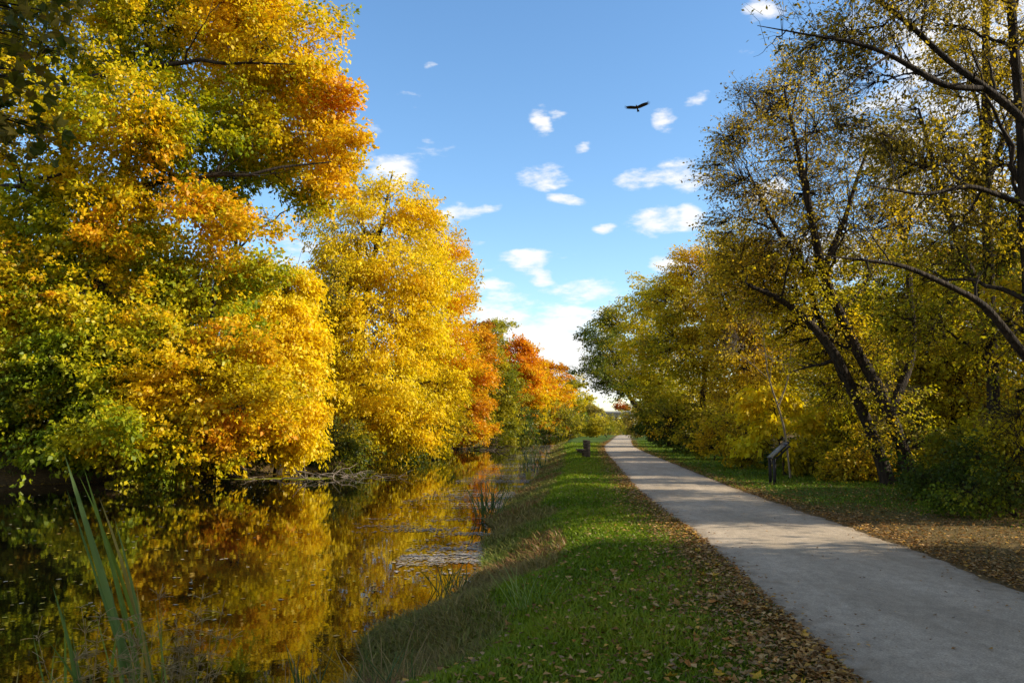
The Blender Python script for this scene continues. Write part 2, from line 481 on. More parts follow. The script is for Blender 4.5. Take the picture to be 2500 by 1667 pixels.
            (11.06, 23.7, 2.77, 0.66, 0.79, 0.93, 'goldolive', 0.6), (10.39, 23.7, 3.81, 0.66, 0.66, 0.66, 'olive', 0.6), (11.61, 23.7, 0.97, 0.53, 0.59, 0.66, 'dkgreen', 0.6)],
  'n': 26000,
  'name': 'ash_tree',
  'pal': 'brown',
  'per': 8,
  'seed': 22,
  'spray': 0.6,
  'trunk_r': 0.26,
  'trunks': [[(12.02, 24, -0.06, 0.22), (11.57, 24, 1.22, 0.195), (11.37, 24, 2.26, 0.18), (10.37, 24, 4.1, 0.15), (9.93, 24, 5.23, 0.13), (9.49, 24, 6.38, 0.13), (9.2, 24, 8.42, 0.1),
              (8.87, 24, 10.51, 0.07), (8.53, 24, 12.35, 0.03)],
             [(9.93, 24, 5.23, 0.1), (8.98, 24, 6.51, 0.085), (8.0, 23.7, 7.8, 0.06), (7.2, 23.5, 9.37, 0.035)], [(9.49, 24, 6.38, 0.1), (10.47, 24.5, 8.28, 0.07), (11.49, 25, 10.58, 0.04)],
             [(11.37, 24, 2.26, 0.14), (12.42, 24.5, 3.88, 0.11), (12.68, 25, 6.43, 0.09), (12.65, 25.5, 9.28, 0.05)]],
  'twigs': 2},
 {'asp': 0.5,
  'base': (9.01, 14.2, -0.3),
  'cat': 'tree',
  'droop': 0.15,
  'group': None,
  'label': 'near dark tree at the right edge whose long limbs arch overhead',
  'leaf': 0.08,
  'limbs': None,
  'lobes': [(5.9, 14.2, 8.93, 1.11, 0.75, 0.4, 'dkbrown', 1.0), (4.75, 14.2, 8.76, 0.55, 0.44, 0.32, 'dkbrown', 1.0), (6.72, 13.7, 8.93, 0.99, 0.73, 0.46, 'dkbrown', 1.0),
            (7.08, 14.2, 8.17, 1.03, 0.75, 0.48, 'dkbrown', 1.0), (8.36, 14.2, 9.19, 0.95, 0.75, 0.55, 'dkbrown', 1.0), (9.0, 14.7, 8.22, 0.9, 0.78, 0.66, 'dkbrown', 1.0),
            (6.63, 14.2, 7.24, 0.87, 0.63, 0.4, 'dkbrown', 1.0), (9.4, 14.2, 8.85, 0.79, 0.75, 0.71, 'dkbrown', 1.0), (8.01, 14.2, 10.23, 1.98, 1.31, 0.63, 'dkbrown', 1.0),
            (7.82, 14.7, 6.67, 1.07, 0.82, 0.57, 'browngold', 1.0), (9.63, 15.2, 6.84, 0.85, 0.85, 0.85, 'dkbrown', 1.0), (9.33, 14.5, 5.1, 0.57, 0.65, 0.73, 'olive', 1.0),
            (9.22, 14.5, 3.47, 0.57, 0.65, 0.73, 'goldolive', 1.0), (9.19, 14.5, 1.96, 0.49, 0.57, 0.65, 'goldolive', 1.0), (8.13, 14.2, 5.35, 0.95, 0.71, 0.48, 'browngold', 1.0)],
  'n': 21000,
  'name': 'ash_tree',
  'pal': 'dkbrown',
  'per': 9,
  'seed': 23,
  'spray': 0.45,
  'trunk_r': 0.26,
  'trunks': [[(9.13, 14.2, -0.06, 0.13), (9.22, 14.2, 1.57, 0.12), (9.3, 14.2, 3.12, 0.11), (9.35, 14.2, 5.11, 0.1), (9.4, 14.2, 7.16, 0.085), (9.4, 14.2, 8.85, 0.07),
              (9.36, 14.2, 10.75, 0.08)],
             [(9.81, 13.8, 6.04, 0.085), (9.07, 13.6, 7.15, 0.075), (8.43, 13.5, 7.62, 0.065), (7.62, 13.4, 8.16, 0.055), (7.22, 13.4, 8.61, 0.045), (6.71, 13.4, 9.09, 0.05),
              (6.08, 13.4, 9.58, 0.03)],
             [(8.29, 13.5, 7.65, 0.055), (7.53, 13.3, 7.59, 0.05), (6.57, 13.2, 8.14, 0.04), (5.85, 13.1, 8.33, 0.03), (5.15, 13, 8.38, 0.02), (4.21, 13, 8.56, 0.006)],
             [(9.13, 14, 2.87, 0.07), (8.14, 13.6, 3.85, 0.06), (7.29, 13.3, 4.15, 0.048), (6.46, 13, 4.4, 0.035), (5.72, 12.8, 4.43, 0.02), (4.91, 12.7, 4.5, 0.006)],
             [(9.23, 14, 5.7, 0.05), (8.06, 13.6, 5.94, 0.036), (7.1, 13.4, 5.69, 0.026), (6.04, 13.2, 5.82, 0.008)],
             [(6.57, 13.2, 8.14, 0.024), (6.01, 13, 7.74, 0.019), (5.6, 12.95, 7.33, 0.013), (5.09, 12.9, 7.16, 0.005)]],
  'twigs': 2},
 {'asp': 0.7,
  'base': (11.79, 20, -0.3),
  'cat': 'tree',
  'droop': 0.15,
  'group': None,
  'label': 'straight dark trunk with thin upper branches beside the right-hand edge tree',
  'leaf': 0.085,
  'limbs': None,
  'lobes': [(12.07, 20, 11.53, 1.0, 1.06, 1.12, 'dkbrown', 1.0), (11.13, 20, 9.16, 1.12, 1.06, 1.0, 'browngold', 1.0), (12.79, 21, 8.19, 1.05, 1.0, 0.94, 'browngold', 1.0),
            (12.07, 21, 6.15, 1.29, 1.11, 0.94, 'goldolive', 1.0), (12.98, 21, 5.67, 0.94, 1.0, 1.05, 'green', 1.0), (10.53, 20, 4.48, 1.12, 0.95, 0.78, 'goldolive', 1.0),
            (12.05, 20, 4.14, 1.0, 0.89, 0.78, 'goldolive', 1.0)],
  'n': 23000,
  'name': 'ash_tree',
  'pal': 'browngold',
  'per': 11,
  'seed': 24,
  'spray': 0.55,
  'trunk_r': 0.2,
  'trunks': [[(11.93, 20, -0.24, 0.16), (12.06, 20, 2.6, 0.145), (12.15, 20, 5.94, 0.125), (12.32, 20, 9.39, 0.105), (12.51, 20, 12.25, 0.09), (12.61, 20, 14.2, 0.06)],
             [(12.14, 20, 4.59, 0.11), (11.42, 20, 6.39, 0.085), (10.96, 20, 8.23, 0.06), (10.61, 20, 9.98, 0.03)],
             [(12.26, 20, 7.99, 0.09), (13.44, 20.5, 10.19, 0.06), (14.38, 21, 12.27, 0.04)]],
  'twigs': 2},
 {'asp': 0.7,
  'base': (16.36, 30, -0.3),
  'cat': 'tree',
  'droop': 0.15,
  'group': None,
  'label': 'yellow leaved tree with forked trunk seen between leaning pair and edge tree',
  'leaf': 0.12,
  'limbs': None,
  'lobes': [(14.34, 30, 6.54, 1.84, 1.51, 1.17, 'goldolive', 1.0), (16.17, 30, 6.7, 1.67, 1.51, 1.34, 'goldolive', 1.0), (13.58, 30, 4.7, 1.84, 1.51, 1.17, 'goldolive', 1.0),
            (15.71, 30, 4.37, 2.01, 1.67, 1.34, 'goldolive', 1.0), (17.49, 30, 3.88, 1.67, 1.59, 1.51, 'goldolive', 1.0), (14.45, 30, 2.4, 2.01, 1.51, 1.0, 'goldolive', 1.0),
            (16.72, 30, 2.08, 2.01, 1.51, 1.0, 'olive', 1.0), (18.35, 30, 2.08, 1.51, 1.34, 1.17, 'goldolive', 1.0), (14.39, 31, 8.62, 1.38, 1.12, 0.86, 'browngold', 1.0)],
  'n': 44000,
  'name': 'ash_tree',
  'pal': 'goldolive',
  'per': 14,
  'seed': 25,
  'spray': 0.7,
  'trunk_r': 0.2,
  'trunks': [[(16.48, 30, -0.5, 0.24), (16.64, 30, 2.08, 0.2), (16.62, 30, 3.05, 0.18), (16.27, 30, 5.53, 0.12), (15.58, 30, 8.05, 0.06)],
             [(16.62, 30, 3.05, 0.14), (17.09, 30, 4.04, 0.12), (17.81, 30, 6.37, 0.07)]],
  'twigs': 2},
 {'asp': 0.62,
  'base': (9.83, 29, -0.3),
  'cat': 'tree',
  'droop': 0.5,
  'group': None,
  'label': 'young tree with large bright yellow leaves just behind the tilted sign',
  'leaf': 0.19,
  'limbs': None,
  'lobes': [(9.33, 29, 3.09, 0.42, 0.36, 0.29, None, 1.0), (8.84, 29, 2.61, 0.42, 0.34, 0.26, None, 1.0), (9.78, 28.7, 2.92, 0.42, 0.32, 0.22, None, 1.0),
            (8.98, 29, 2.06, 0.55, 0.42, 0.29, None, 1.0), (9.52, 29, 1.59, 0.49, 0.37, 0.26, 'yellow2', 1.0), (10.81, 29, 2.46, 0.55, 0.4, 0.26, None, 1.0),
            (10.66, 29.3, 1.83, 0.49, 0.38, 0.26, 'yellow2', 1.0), (8.78, 29.2, 1.43, 0.42, 0.34, 0.26, 'yellow2', 1.0), (10.28, 29, 0.97, 0.65, 0.47, 0.29, 'olive', 1.0)],
  'n': 3600,
  'name': 'yellow_sapling',
  'pal': 'yellow',
  'per': 9,
  'seed': 26,
  'spray': 0.5,
  'trunk_r': 0.05,
  'trunks': None,
  'twigs': 0},
 {'asp': 0.7,
  'base': (9.39, 27.5, -0.3),
  'cat': 'tree',
  'droop': 0.15,
  'group': None,
  'label': 'slender pale grey sapling, leafless and forked, beside the tilted sign',
  'leaf': 0.1,
  'limbs': None,
  'lobes': [(8.57, 27.5, 5.98, 0.46, 0.54, 0.61, None, 1.0), (8.93, 27.5, 7.52, 0.31, 0.38, 0.46, None, 1.0), (9.42, 27.5, 4.15, 0.61, 0.61, 0.61, None, 1.0),
            (7.92, 27.5, 4.6, 0.46, 0.46, 0.46, None, 1.0)],
  'n': 120,
  'name': 'bare_sapling',
  'pal': 'browngold',
  'per': 1,
  'seed': 27,
  'spray': 0.6,
  'trunk_r': 0.06,
  'trunks': [[(9.51, 27.5, 0.49, 0.038), (9.39, 27.5, 1.45, 0.034), (9.18, 27.5, 2.46, 0.03), (8.8, 27.4, 3.42, 0.024), (8.65, 27.3, 5.28, 0.017), (8.62, 27.3, 6.87, 0.014),
              (8.58, 27.3, 8.1, 0.006)],
             [(9.18, 27.5, 2.46, 0.022), (9.54, 27.6, 3.25, 0.017), (9.78, 27.7, 4.62, 0.017), (9.59, 27.8, 6.18, 0.008)],
             [(8.8, 27.4, 3.42, 0.018), (8.12, 27.2, 3.97, 0.012), (7.48, 27, 4.4, 0.006)]],
  'twigs': 2},
 {'asp': 0.7,
  'base': (9.71, 15.5, -0.3),
  'cat': 'shrub',
  'droop': 0.15,
  'group': None,
  'label': 'dark leafy shrub at the right border, lowest and nearest of the undergrowth',
  'leaf': 0.075,
  'limbs': None,
  'lobes': [(9.48, 15.5, 0.56, 0.61, 0.52, 0.43, 'dkgreen', 1.0), (8.8, 15.5, 0.4, 0.52, 0.43, 0.35, 'green', 1.0), (10.18, 16.0, 1.21, 0.54, 0.58, 0.62, 'goldolive', 1.0),
            (9.55, 16.0, 0.87, 0.54, 0.45, 0.36, 'dkgreen', 1.0)],
  'n': 7000,
  'name': 'shrub',
  'pal': 'dkgreen',
  'per': 12,
  'seed': 28,
  'spray': 0.4,
  'trunk_r': 0.035,
  'trunks': None,
  'twigs': 2},
 {'asp': 0.7,
  'base': (11.56, 20, -0.3),
  'cat': 'shrub',
  'droop': 0.15,
  'group': None,
  'label': 'leafy olive shrub around the foot of the straight dark trunk',
  'leaf': 0.085,
  'limbs': None,
  'lobes': [(11.5, 20, 0.66, 0.78, 0.64, 0.5, 'dkgreen', 1.0), (12.48, 20.5, 1.07, 0.8, 0.74, 0.69, 'goldolive', 1.0), (11.38, 20.5, 1.18, 0.57, 0.57, 0.57, 'olive', 1.0),
            (12.38, 21, 1.74, 0.7, 0.64, 0.59, 'goldolive', 1.0)],
  'n': 8000,
  'name': 'shrub',
  'pal': 'olive',
  'per': 12,
  'seed': 29,
  'spray': 0.4,
  'trunk_r': 0.035,
  'trunks': None,
  'twigs': 2},
 {'asp': 0.7,
  'base': (13.47, 26, -0.3),
  'cat': 'shrub',
  'droop': 0.15,
  'group': None,
  'label': 'dark green shrub right behind the leaning pair of trunks',
  'leaf': 0.1,
  'limbs': None,
  'lobes': [(13.55, 26, 0.42, 0.87, 0.73, 0.58, 'dkgreen', 1.0), (14.41, 26.5, 0.89, 0.74, 0.67, 0.59, 'green', 1.0), (13.37, 27, 0.87, 0.75, 0.68, 0.6, 'goldolive', 1.0)],
  'n': 6500,
  'name': 'shrub',
  'pal': 'green',
  'per': 12,
  'seed': 30,
  'spray': 0.4,
  'trunk_r': 0.035,
  'trunks': None,
  'twigs': 2},
 {'asp': 0.7,
  'base': (11.62, 28, -0.3),
  'cat': 'shrub',
  'droop': 0.15,
  'group': None,
  'label': 'yellow olive thicket bush between the bare sapling and leaning trunks',
  'leaf': 0.1,
  'limbs': None,
  'lobes': [(11.43, 28, 0.69, 0.94, 0.78, 0.62, 'goldolive', 1.0), (12.44, 28.5, 1.29, 0.95, 0.87, 0.79, 'olive', 1.0), (10.82, 28, 0.54, 0.78, 0.62, 0.47, 'olive', 1.0),
            (12.38, 29, 2.22, 0.97, 0.89, 0.81, 'goldolive', 1.0)],
  'n': 8000,
  'name': 'shrub',
  'pal': 'goldolive',
  'per': 12,
  'seed': 31,
  'spray': 0.4,
  'trunk_r': 0.035,
  'trunks': None,
  'twigs': 2},
 {'asp': 0.7,
  'base': (10.98, 30, -0.3),
  'cat': 'shrub',
  'droop': 0.15,
  'group': None,
  'label': 'low brown green bush just behind the tilted sign',
  'leaf': 0.1,
  'limbs': None,
  'lobes': [(11.11, 30, 0.54, 1.0, 0.75, 0.5, 'olive', 1.0), (10.63, 30.5, 0.6, 0.85, 0.68, 0.51, 'dkgreen', 1.0), (12.17, 31, 1.08, 1.04, 0.86, 0.69, 'olive', 1.0)],
  'n': 6000,
  'name': 'shrub',
  'pal': 'olive',
  'per': 12,
  'seed': 32,
  'spray': 0.4,
  'trunk_r': 0.035,
  'trunks': None,
  'twigs': 2},
 {'asp': 0.7,
  'base': (9.67, 34, -0.3),
  'cat': 'shrub',
  'droop': 0.15,
  'group': None,
  'label': 'gold and olive bush with thin stems left of the yellow sapling',
  'leaf': 0.11,
  'limbs': None,
  'lobes': [(9.47, 34, 0.84, 0.95, 0.8, 0.64, 'goldolive', 1.0), (10.39, 34, 0.57, 0.95, 0.74, 0.53, 'olive', 1.0), (9.07, 34.5, 1.39, 0.96, 0.87, 0.77, 'browngold', 1.0),
            (10.35, 35, 1.76, 0.98, 0.88, 0.78, 'goldolive', 1.0)],
  'n': 8000,
  'name': 'shrub',
  'pal': 'goldolive',
  'per': 12,
  'seed': 33,
  'spray': 0.4,
  'trunk_r': 0.035,
  'trunks': None,
  'twigs': 2},
 {'asp': 0.7,
  'base': (11.09, 44, -0.3),
  'cat': 'shrub',
  'droop': 0.15,
  'group': None,
  'label': 'dark bush under the half bare golden brown tree',
  'leaf': 0.13,
  'limbs': None,
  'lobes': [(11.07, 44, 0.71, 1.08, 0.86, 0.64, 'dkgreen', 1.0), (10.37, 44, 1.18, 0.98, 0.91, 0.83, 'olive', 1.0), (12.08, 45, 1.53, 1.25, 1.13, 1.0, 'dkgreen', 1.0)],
  'n': 7000,
  'name': 'shrub',
  'pal': 'dkgreen',
  'per': 12,
  'seed': 34,
  'spray': 0.4,
  'trunk_r': 0.035,
  'trunks': None,
  'twigs': 2},
 {'asp': 0.7,
  'base': (12.13, 56, -0.3),
  'cat': 'shrub',
  'droop': 0.15,
  'group': None,
  'label': 'shadowy bush under the round topped golden tree',
  'leaf': 0.16,
  'limbs': None,
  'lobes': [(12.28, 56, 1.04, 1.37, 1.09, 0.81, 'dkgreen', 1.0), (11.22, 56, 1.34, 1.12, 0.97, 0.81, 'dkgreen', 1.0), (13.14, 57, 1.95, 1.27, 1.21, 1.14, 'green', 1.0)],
  'n': 7000,
  'name': 'shrub',
  'pal': 'dkgreen',
  'per': 12,
  'seed': 35,
  'spray': 0.55,
  'trunk_r': 0.035,
  'trunks': None,
  'twigs': 2},
 {'asp': 0.7,
  'base': (14.23, 74, -0.3),
  'cat': 'shrub',
  'droop': 0.15,
  'group': None,
  'label': 'dusky bush row end under the olive and gold tree',
  'leaf': 0.2,
  'limbs': None,
  'lobes': [(13.84, 74, 1.63, 1.49, 1.2, 0.91, 'dkgreen', 1.0), (12.84, 74, 2.03, 1.24, 1.11, 0.99, 'dkgreen', 1.0), (14.86, 75, 2.64, 1.51, 1.38, 1.25, 'dkgreen', 1.0)],
  'n': 6000,
  'name': 'shrub',
  'pal': 'dkgreen',
  'per': 12,
  'seed': 36,
  'spray': 0.7,
  'trunk_r': 0.035,
  'trunks': None,
  'twigs': 2},
 {'asp': 0.7,
  'base': (18.64, 120, -0.3),
  'cat': 'shrub',
  'droop': 0.15,
  'group': None,
  'label': 'grey green bush beside the path at its farthest visible stretch',
  'leaf': 0.28,
  'limbs': None,
  'lobes': [(19.19, 120, 2.23, 1.47, 1.27, 1.07, 'oliveb', 1.0), (19.3, 124, 2.92, 0.97, 1.04, 1.11, 'oliveb', 1.0), (20.85, 122, 2.9, 1.5, 1.56, 1.63, 'dkgreen', 1.0)],
  'n': 5000,
  'name': 'shrub',
  'pal': 'oliveb',
  'per': 12,
  'seed': 37,
  'spray': 1.0,
  'trunk_r': 0.035,
  'trunks': None,
  'twigs': 2},
 {'asp': 0.7,
  'base': (-21.43, 36, -0.3),
  'cat': 'shrub',
  'droop': 0.15,
  'group': None,
  'label': 'dark shrub at the waterline under the leftmost maple',
  'leaf': 0.13,
  'limbs': None,
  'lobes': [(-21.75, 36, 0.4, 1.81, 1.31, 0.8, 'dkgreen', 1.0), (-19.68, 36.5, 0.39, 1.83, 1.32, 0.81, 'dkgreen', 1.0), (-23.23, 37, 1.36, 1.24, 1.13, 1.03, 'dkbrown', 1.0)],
  'n': 9000,
  'name': 'shrub',
  'pal': 'dkgreen',
  'per': 12,
  'seed': 38,
  'spray': 0.6,
  'trunk_r': 0.035,
  'trunks': None,
  'twigs': 2},
 {'asp': 0.7,
  'base': (-16.86, 39, -0.3),
  'cat': 'shrub',
  'droop': 0.15,
  'group': None,
  'label': 'dark shrub at the waterline under the bushy orange maple',
  'leaf': 0.13,
  'limbs': None,
  'lobes': [(-17.66, 39, 0.51, 2.18, 1.52, 0.87, 'dkgreen', 1.0), (-15.33, 39, 0.4, 1.96, 1.35, 0.74, 'green', 1.0), (-13.61, 39.5, 0.38, 1.54, 1.06, 0.57, 'olive', 1.0)],
  'n': 9000,
  'name': 'shrub',
  'pal': 'dkgreen',
  'per': 12,
  'seed': 39,
  'spray': 0.6,
  'trunk_r': 0.035,
  'trunks': None,
  'twigs': 2},
 {'asp': 0.7,
  'base': (-10.39, 46, -0.3),
  'cat': 'shrub',
  'droop': 0.15,
  'group': None,
  'label': 'shadowed shrub behind the brush heap between the two yellow trees',
  'leaf': 0.16,
  'limbs': None,
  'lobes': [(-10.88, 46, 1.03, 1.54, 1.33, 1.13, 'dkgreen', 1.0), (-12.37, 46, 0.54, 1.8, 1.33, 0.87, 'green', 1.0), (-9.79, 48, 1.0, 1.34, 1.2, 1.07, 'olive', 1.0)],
  'n': 9000,
  'name': 'shrub',
  'pal': 'dkgreen',
  'per': 12,
  'seed': 40,
  'spray': 0.7,
  'trunk_r': 0.035,
  'trunks': None,
  'twigs': 2},
 {'asp': 0.7,
  'base': (-9.29, 62, -0.3),
  'cat': 'shrub',
  'droop': 0.15,
  'group': None,
  'label': 'dark shrub low under the tall pointed yellow tree',
  'leaf': 0.2,
  'limbs': None,
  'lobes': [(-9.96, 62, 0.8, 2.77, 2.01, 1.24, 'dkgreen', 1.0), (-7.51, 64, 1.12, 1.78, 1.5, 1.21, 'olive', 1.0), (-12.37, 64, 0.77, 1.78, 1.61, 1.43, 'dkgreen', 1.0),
            (-8.84, 66, 2.53, 2.21, 1.84, 1.47, 'olive', 1.0)],
  'n': 9000,
  'name': 'shrub',
  'pal': 'dkgreen',
  'per': 12,
  'seed': 41,
  'spray': 0.8,
  'trunk_r': 0.035,
  'trunks': None,
  'twigs': 2},
 {'asp': 0.7,
  'base': (-7.84, 82, -0.3),
  'cat': 'shrub',
  'droop': 0.15,
  'group': None,
  'label': 'olive shrub under the feathery yellow orange tree near water',
  'leaf': 0.22,
  'limbs': None,
  'lobes': [(-8.29, 82, 1.4, 2.29, 1.92, 1.55, 'olive', 1.0), (-6.06, 82, 1.4, 1.83, 1.55, 1.28, 'gold', 1.0), (-9.98, 85, 1.61, 1.9, 1.75, 1.61, 'dkgreen', 1.0),
            (-4.21, 90, 1.61, 1.81, 1.56, 1.31, 'olive', 1.0)],
  'n': 9000,
  'name': 'shrub',
  'pal': 'olive',
  'per': 12,
  'seed': 42,
  'spray': 0.9,
  'trunk_r': 0.035,
  'trunks': None,
  'twigs': 2},
 {'asp': 0.7,
  'base': (-1.43, 165, -0.3),
  'cat': 'shrub',
  'droop': 0.15,
  'group': None,
  'label': 'dark green shrub mass below the flame orange maples',
  'leaf': 0.3,
  'limbs': None,
  'lobes': [(-2.33, 165, 1.8, 3.68, 2.94, 2.21, 'dkgreen', 1.0), (2.26, 173, 1.81, 4.25, 3.18, 2.12, 'dkgreen', 1.0), (7.84, 195, 1.82, 4.35, 3.15, 1.96, 'olive', 1.0),
            (-4.66, 153, 1.96, 2.56, 2.39, 2.22, 'green', 1.0)],
  'n': 9000,
  'name': 'shrub',
  'pal': 'dkgreen',
  'per': 12,
  'seed': 43,
  'spray': 1.1,
  'trunk_r': 0.035,
  'trunks': None,
  'twigs': 2},
 {'asp': 0.7,
  'base': (22.09, 248, -0.3),
  'cat': 'shrub',
  'droop': 0.15,
  'group': None,
  'label': 'long hazy brown shrub line at the distant canal bend',
  'leaf': 0.4,
  'limbs': None,
  'lobes': [(17.33, 238, 1.46, 4.51, 3.19, 1.86, 'oliveb', 1.0), (24.13, 248, 1.72, 4.15, 2.9, 1.66, 'oliveb', 1.0), (30.71, 258, 1.72, 3.45, 2.45, 1.44, 'oliveb', 1.0),
            (35.55, 268, 2.15, 2.39, 2.09, 1.79, 'oliveb', 1.0)],
  'n': 8000,
  'name': 'shrub',
  'pal': 'oliveb',
  'per': 12,
  'seed': 44,
  'spray': 1.4,
  'trunk_r': 0.035,
  'trunks': None,
  'twigs': 0},
 {'asp': 0.7,
  'base': (10.26, 19, -0.3),
  'cat': 'shrub',
  'droop': 0.15,
  'group': None,
  'label': 'low dark bush at the grass edge between leaning trunks and right border',
  'leaf': 0.075,
  'limbs': None,
  'lobes': [(10.19, 19, 0.41, 0.64, 0.5, 0.36, 'dkgreen', 1.0), (10.51, 18.5, 0.34, 0.62, 0.48, 0.35, 'dkgreen', 1.0), (9.94, 19.5, 0.53, 0.44, 0.36, 0.28, 'green', 1.0)],
  'n': 7000,
  'name': 'shrub',
  'pal': 'dkgreen',
  'per': 12,
  'seed': 45,
  'spray': 0.4,
  'trunk_r': 0.035,
  'trunks': None,
  'twigs': 2},
 {'asp': 0.7,
  'base': (13.83, 23.5, -0.3),
  'cat': 'shrub',
  'droop': 0.15,
  'group': None,
  'label': 'yellowing bush filling the gap behind the straight dark trunk',
  'leaf': 0.095,
  'limbs': None,
  'lobes': [(13.93, 23.5, 0.98, 1.05, 0.85, 0.66, 'goldolive', 1.0), (14.85, 23.5, 1.49, 0.92, 0.85, 0.79, 'goldolive', 1.0), (13.03, 23.5, 0.85, 0.79, 0.69, 0.6, 'olive', 1.0),
            (14.35, 23.0, 0.5, 0.9, 0.71, 0.51, 'dkgreen', 1.0)],
  'n': 9000,
  'name': 'shrub',
  'pal': 'goldolive',
  'per': 12,
  'seed': 46,
  'spray': 0.4,
  'trunk_r': 0.035,
  'trunks': None,
  'twigs': 2},
 {'asp': 0.7,
  'base': (11.77, 26, -0.3),
  'cat': 'shrub',
  'droop': 0.15,
  'group': None,
  'label': 'brown and gold brush just left of the leaning trunks',
  'leaf': 0.09,
  'limbs': None,
  'lobes': [(11.74, 26, 0.76, 0.87, 0.77, 0.67, 'browngold', 1.0), (11.02, 26, 0.49, 0.73, 0.58, 0.44, 'olive', 1.0), (12.48, 26.6, 1.46, 0.89, 0.82, 0.74, 'goldolive', 1.0)],
  'n': 8000,
  'name': 'shrub',
  'pal': 'browngold',
  'per': 12,
  'seed': 47,
  'spray': 0.4,
  'trunk_r': 0.035,
  'trunks': None,
  'twigs': 2}]
CLOUDS = [(0.0416, 0.3089, 0.0315, 0.0148, 1.0),
 (0.0667, 0.2848, 0.0295, 0.0079, 1.0),
 (0.1639, 0.3073, 0.0344, 0.0138, 1.0),
 (0.2128, 0.3062, 0.0394, 0.0177, 1.0),
 (0.1847, 0.2556, 0.0394, 0.0157, 1.0),
 (0.2277, 0.2586, 0.0295, 0.0148, 1.0),
 (0.1245, 0.2473, 0.0197, 0.0079, 1.0),
 (0.0363, 0.3771, 0.0148, 0.0167, 1.0),
 (0.0561, 0.3859, 0.0167, 0.0069, 0.7),
 (0.0924, 0.3427, 0.0167, 0.0108, 0.95),
 (0.201, 0.3764, 0.0187, 0.0187, 1.0),
 (0.2421, 0.3945, 0.0217, 0.0079, 0.65),
 (-0.0648, 0.2673, 0.0295, 0.0118, 0.9),
 (-0.0398, 0.274, 0.0197, 0.0079, 0.9),
 (-0.102, 0.3526, 0.0148, 0.0079, 0.75),
 (-0.1514, 0.3146, 0.0315, 0.0226, 1.0),
 (0.0133, 0.2087, 0.0295, 0.0148, 1.0),
 (0.0355, 0.1951, 0.0197, 0.0118, 1.0),
 (0.0851, 0.1728, 0.0467, 0.0157, 0.9),
 (-0.0144, 0.1816, 0.0344, 0.0098, 0.75),
 (0.2103, 0.2, 0.0295, 0.0148, 1.0),
 (-0.0144, 0.1462, 0.0492, 0.0217, 1.15),
 (0.0738, 0.1349, 0.0591, 0.0246, 1.2),
 (0.0242, 0.0997, 0.0984, 0.0374, 1.6),
 (0.0841, 0.0667, 0.0935, 0.0344, 1.7),
 (0.3246, 0.4818, 0.0295, 0.0148, 1.0),
 (-0.1087, 0.4399, 0.0118, 0.0049, 0.6),
 (-0.1391, 0.4065, 0.0197, 0.0059, 0.5),
 (0.5514, 0.3964, 0.1378, 0.0984, 1.2),
 (0.4637, 0.3219, 0.064, 0.0394, 1.0),
 (0.5221, 0.2617, 0.0738, 0.0492, 1.1),
 (0.3169, 0.2805, 0.0271, 0.0197, 1.0),
 (0.3828, 0.194, 0.0984, 0.0443, 1.0),
 (0.5559, 0.1314, 0.123, 0.0738, 1.0),
 (-0.2694, 0.2119, 0.0295, 0.0197, 0.8)]
BLADES = [((-2.25, 5.1, -0.08), (-2.95, 5.3, 1.53), 0.0432), ((-2.23, 5.1, -0.08), (-2.79, 5.25, 1.44), 0.0378), ((-2.29, 5.15, -0.1), (-2.87, 5.2, 1.32), 0.027),
 ((-2.22, 5.15, -0.1), (-2.85, 5.3, 1.4), 0.0378), ((-2.18, 5.1, -0.08), (-2.55, 5.2, 1.13), 0.0243), ((-2.26, 5.2, -0.12), (-2.71, 5.3, 1.26), 0.0324),
 ((-2.5, 4.9, -0.01), (-2.75, 4.9, 0.76), 0.0297), ((-2.66, 4.9, -0.01), (-2.64, 4.85, 0.54), 0.0324), ((-2.52, 4.9, -0.01), (-2.6, 4.85, 0.47), 0.0297),
 ((-2.38, 4.9, -0.01), (-2.35, 4.9, 0.5), 0.0297), ((-2.34, 5.0, -0.05), (-2.51, 5.1, 0.77), 0.0297), ((-2.14, 4.9, -0.01), (-2.19, 4.9, 0.44), 0.0216),
 ((-2.85, 4.9, -0.01), (-2.92, 4.9, 0.32), 0.0216), ((-2.46, 4.9, -0.01), (-2.48, 4.85, 0.3), 0.027), ((-2.52, 4.9, 0.03), (-2.64, 4.7, 0.49), 0.0243),
 ((-2.27, 4.9, -0.01), (-2.36, 4.9, 0.41), 0.027), ((-2.22, 5.05, -0.07), (-2.65, 5.1, 1.23), 0.0297), ((-2.24, 5.2, -0.12), (-2.64, 5.3, 0.94), 0.027),
 ((-2.28, 5.1, -0.08), (-2.67, 5.0, 1.09), 0.0189), ((-2.16, 5.1, -0.08), (-2.3, 5.0, 0.77), 0.0189), ((-2.52, 4.84, 0.01), (-2.66, 4.83, 0.72), 0.0151),
 ((-2.15, 5.12, -0.09), (-2.14, 5.01, 0.64), 0.0138), ((-2.57, 4.84, 0.01), (-2.91, 5.13, 0.24), 0.0195), ((-2.14, 4.88, -0.01), (-2.39, 5.09, 0.41), 0.02),
 ((-2.06, 4.83, 0.01), (-2.2, 5.0, 0.41), 0.0127), ((-2.35, 4.84, 0.01), (-2.4, 5.02, 0.3), 0.014), ((-2.12, 5.03, -0.06), (-2.09, 5.0, 0.31), 0.0153),
 ((-2.32, 4.97, -0.04), (-2.61, 5.13, 0.58), 0.0113), ((-2.77, 5.05, -0.07), (-2.91, 4.99, 0.48), 0.0145), ((-1.99, 4.88, -0.01), (-2.2, 5.05, 0.65), 0.0138),
 ((-2.57, 5.1, -0.08), (-2.76, 5.16, 0.43), 0.0119), ((-2.67, 4.89, -0.01), (-2.7, 4.89, 0.46), 0.0144)]
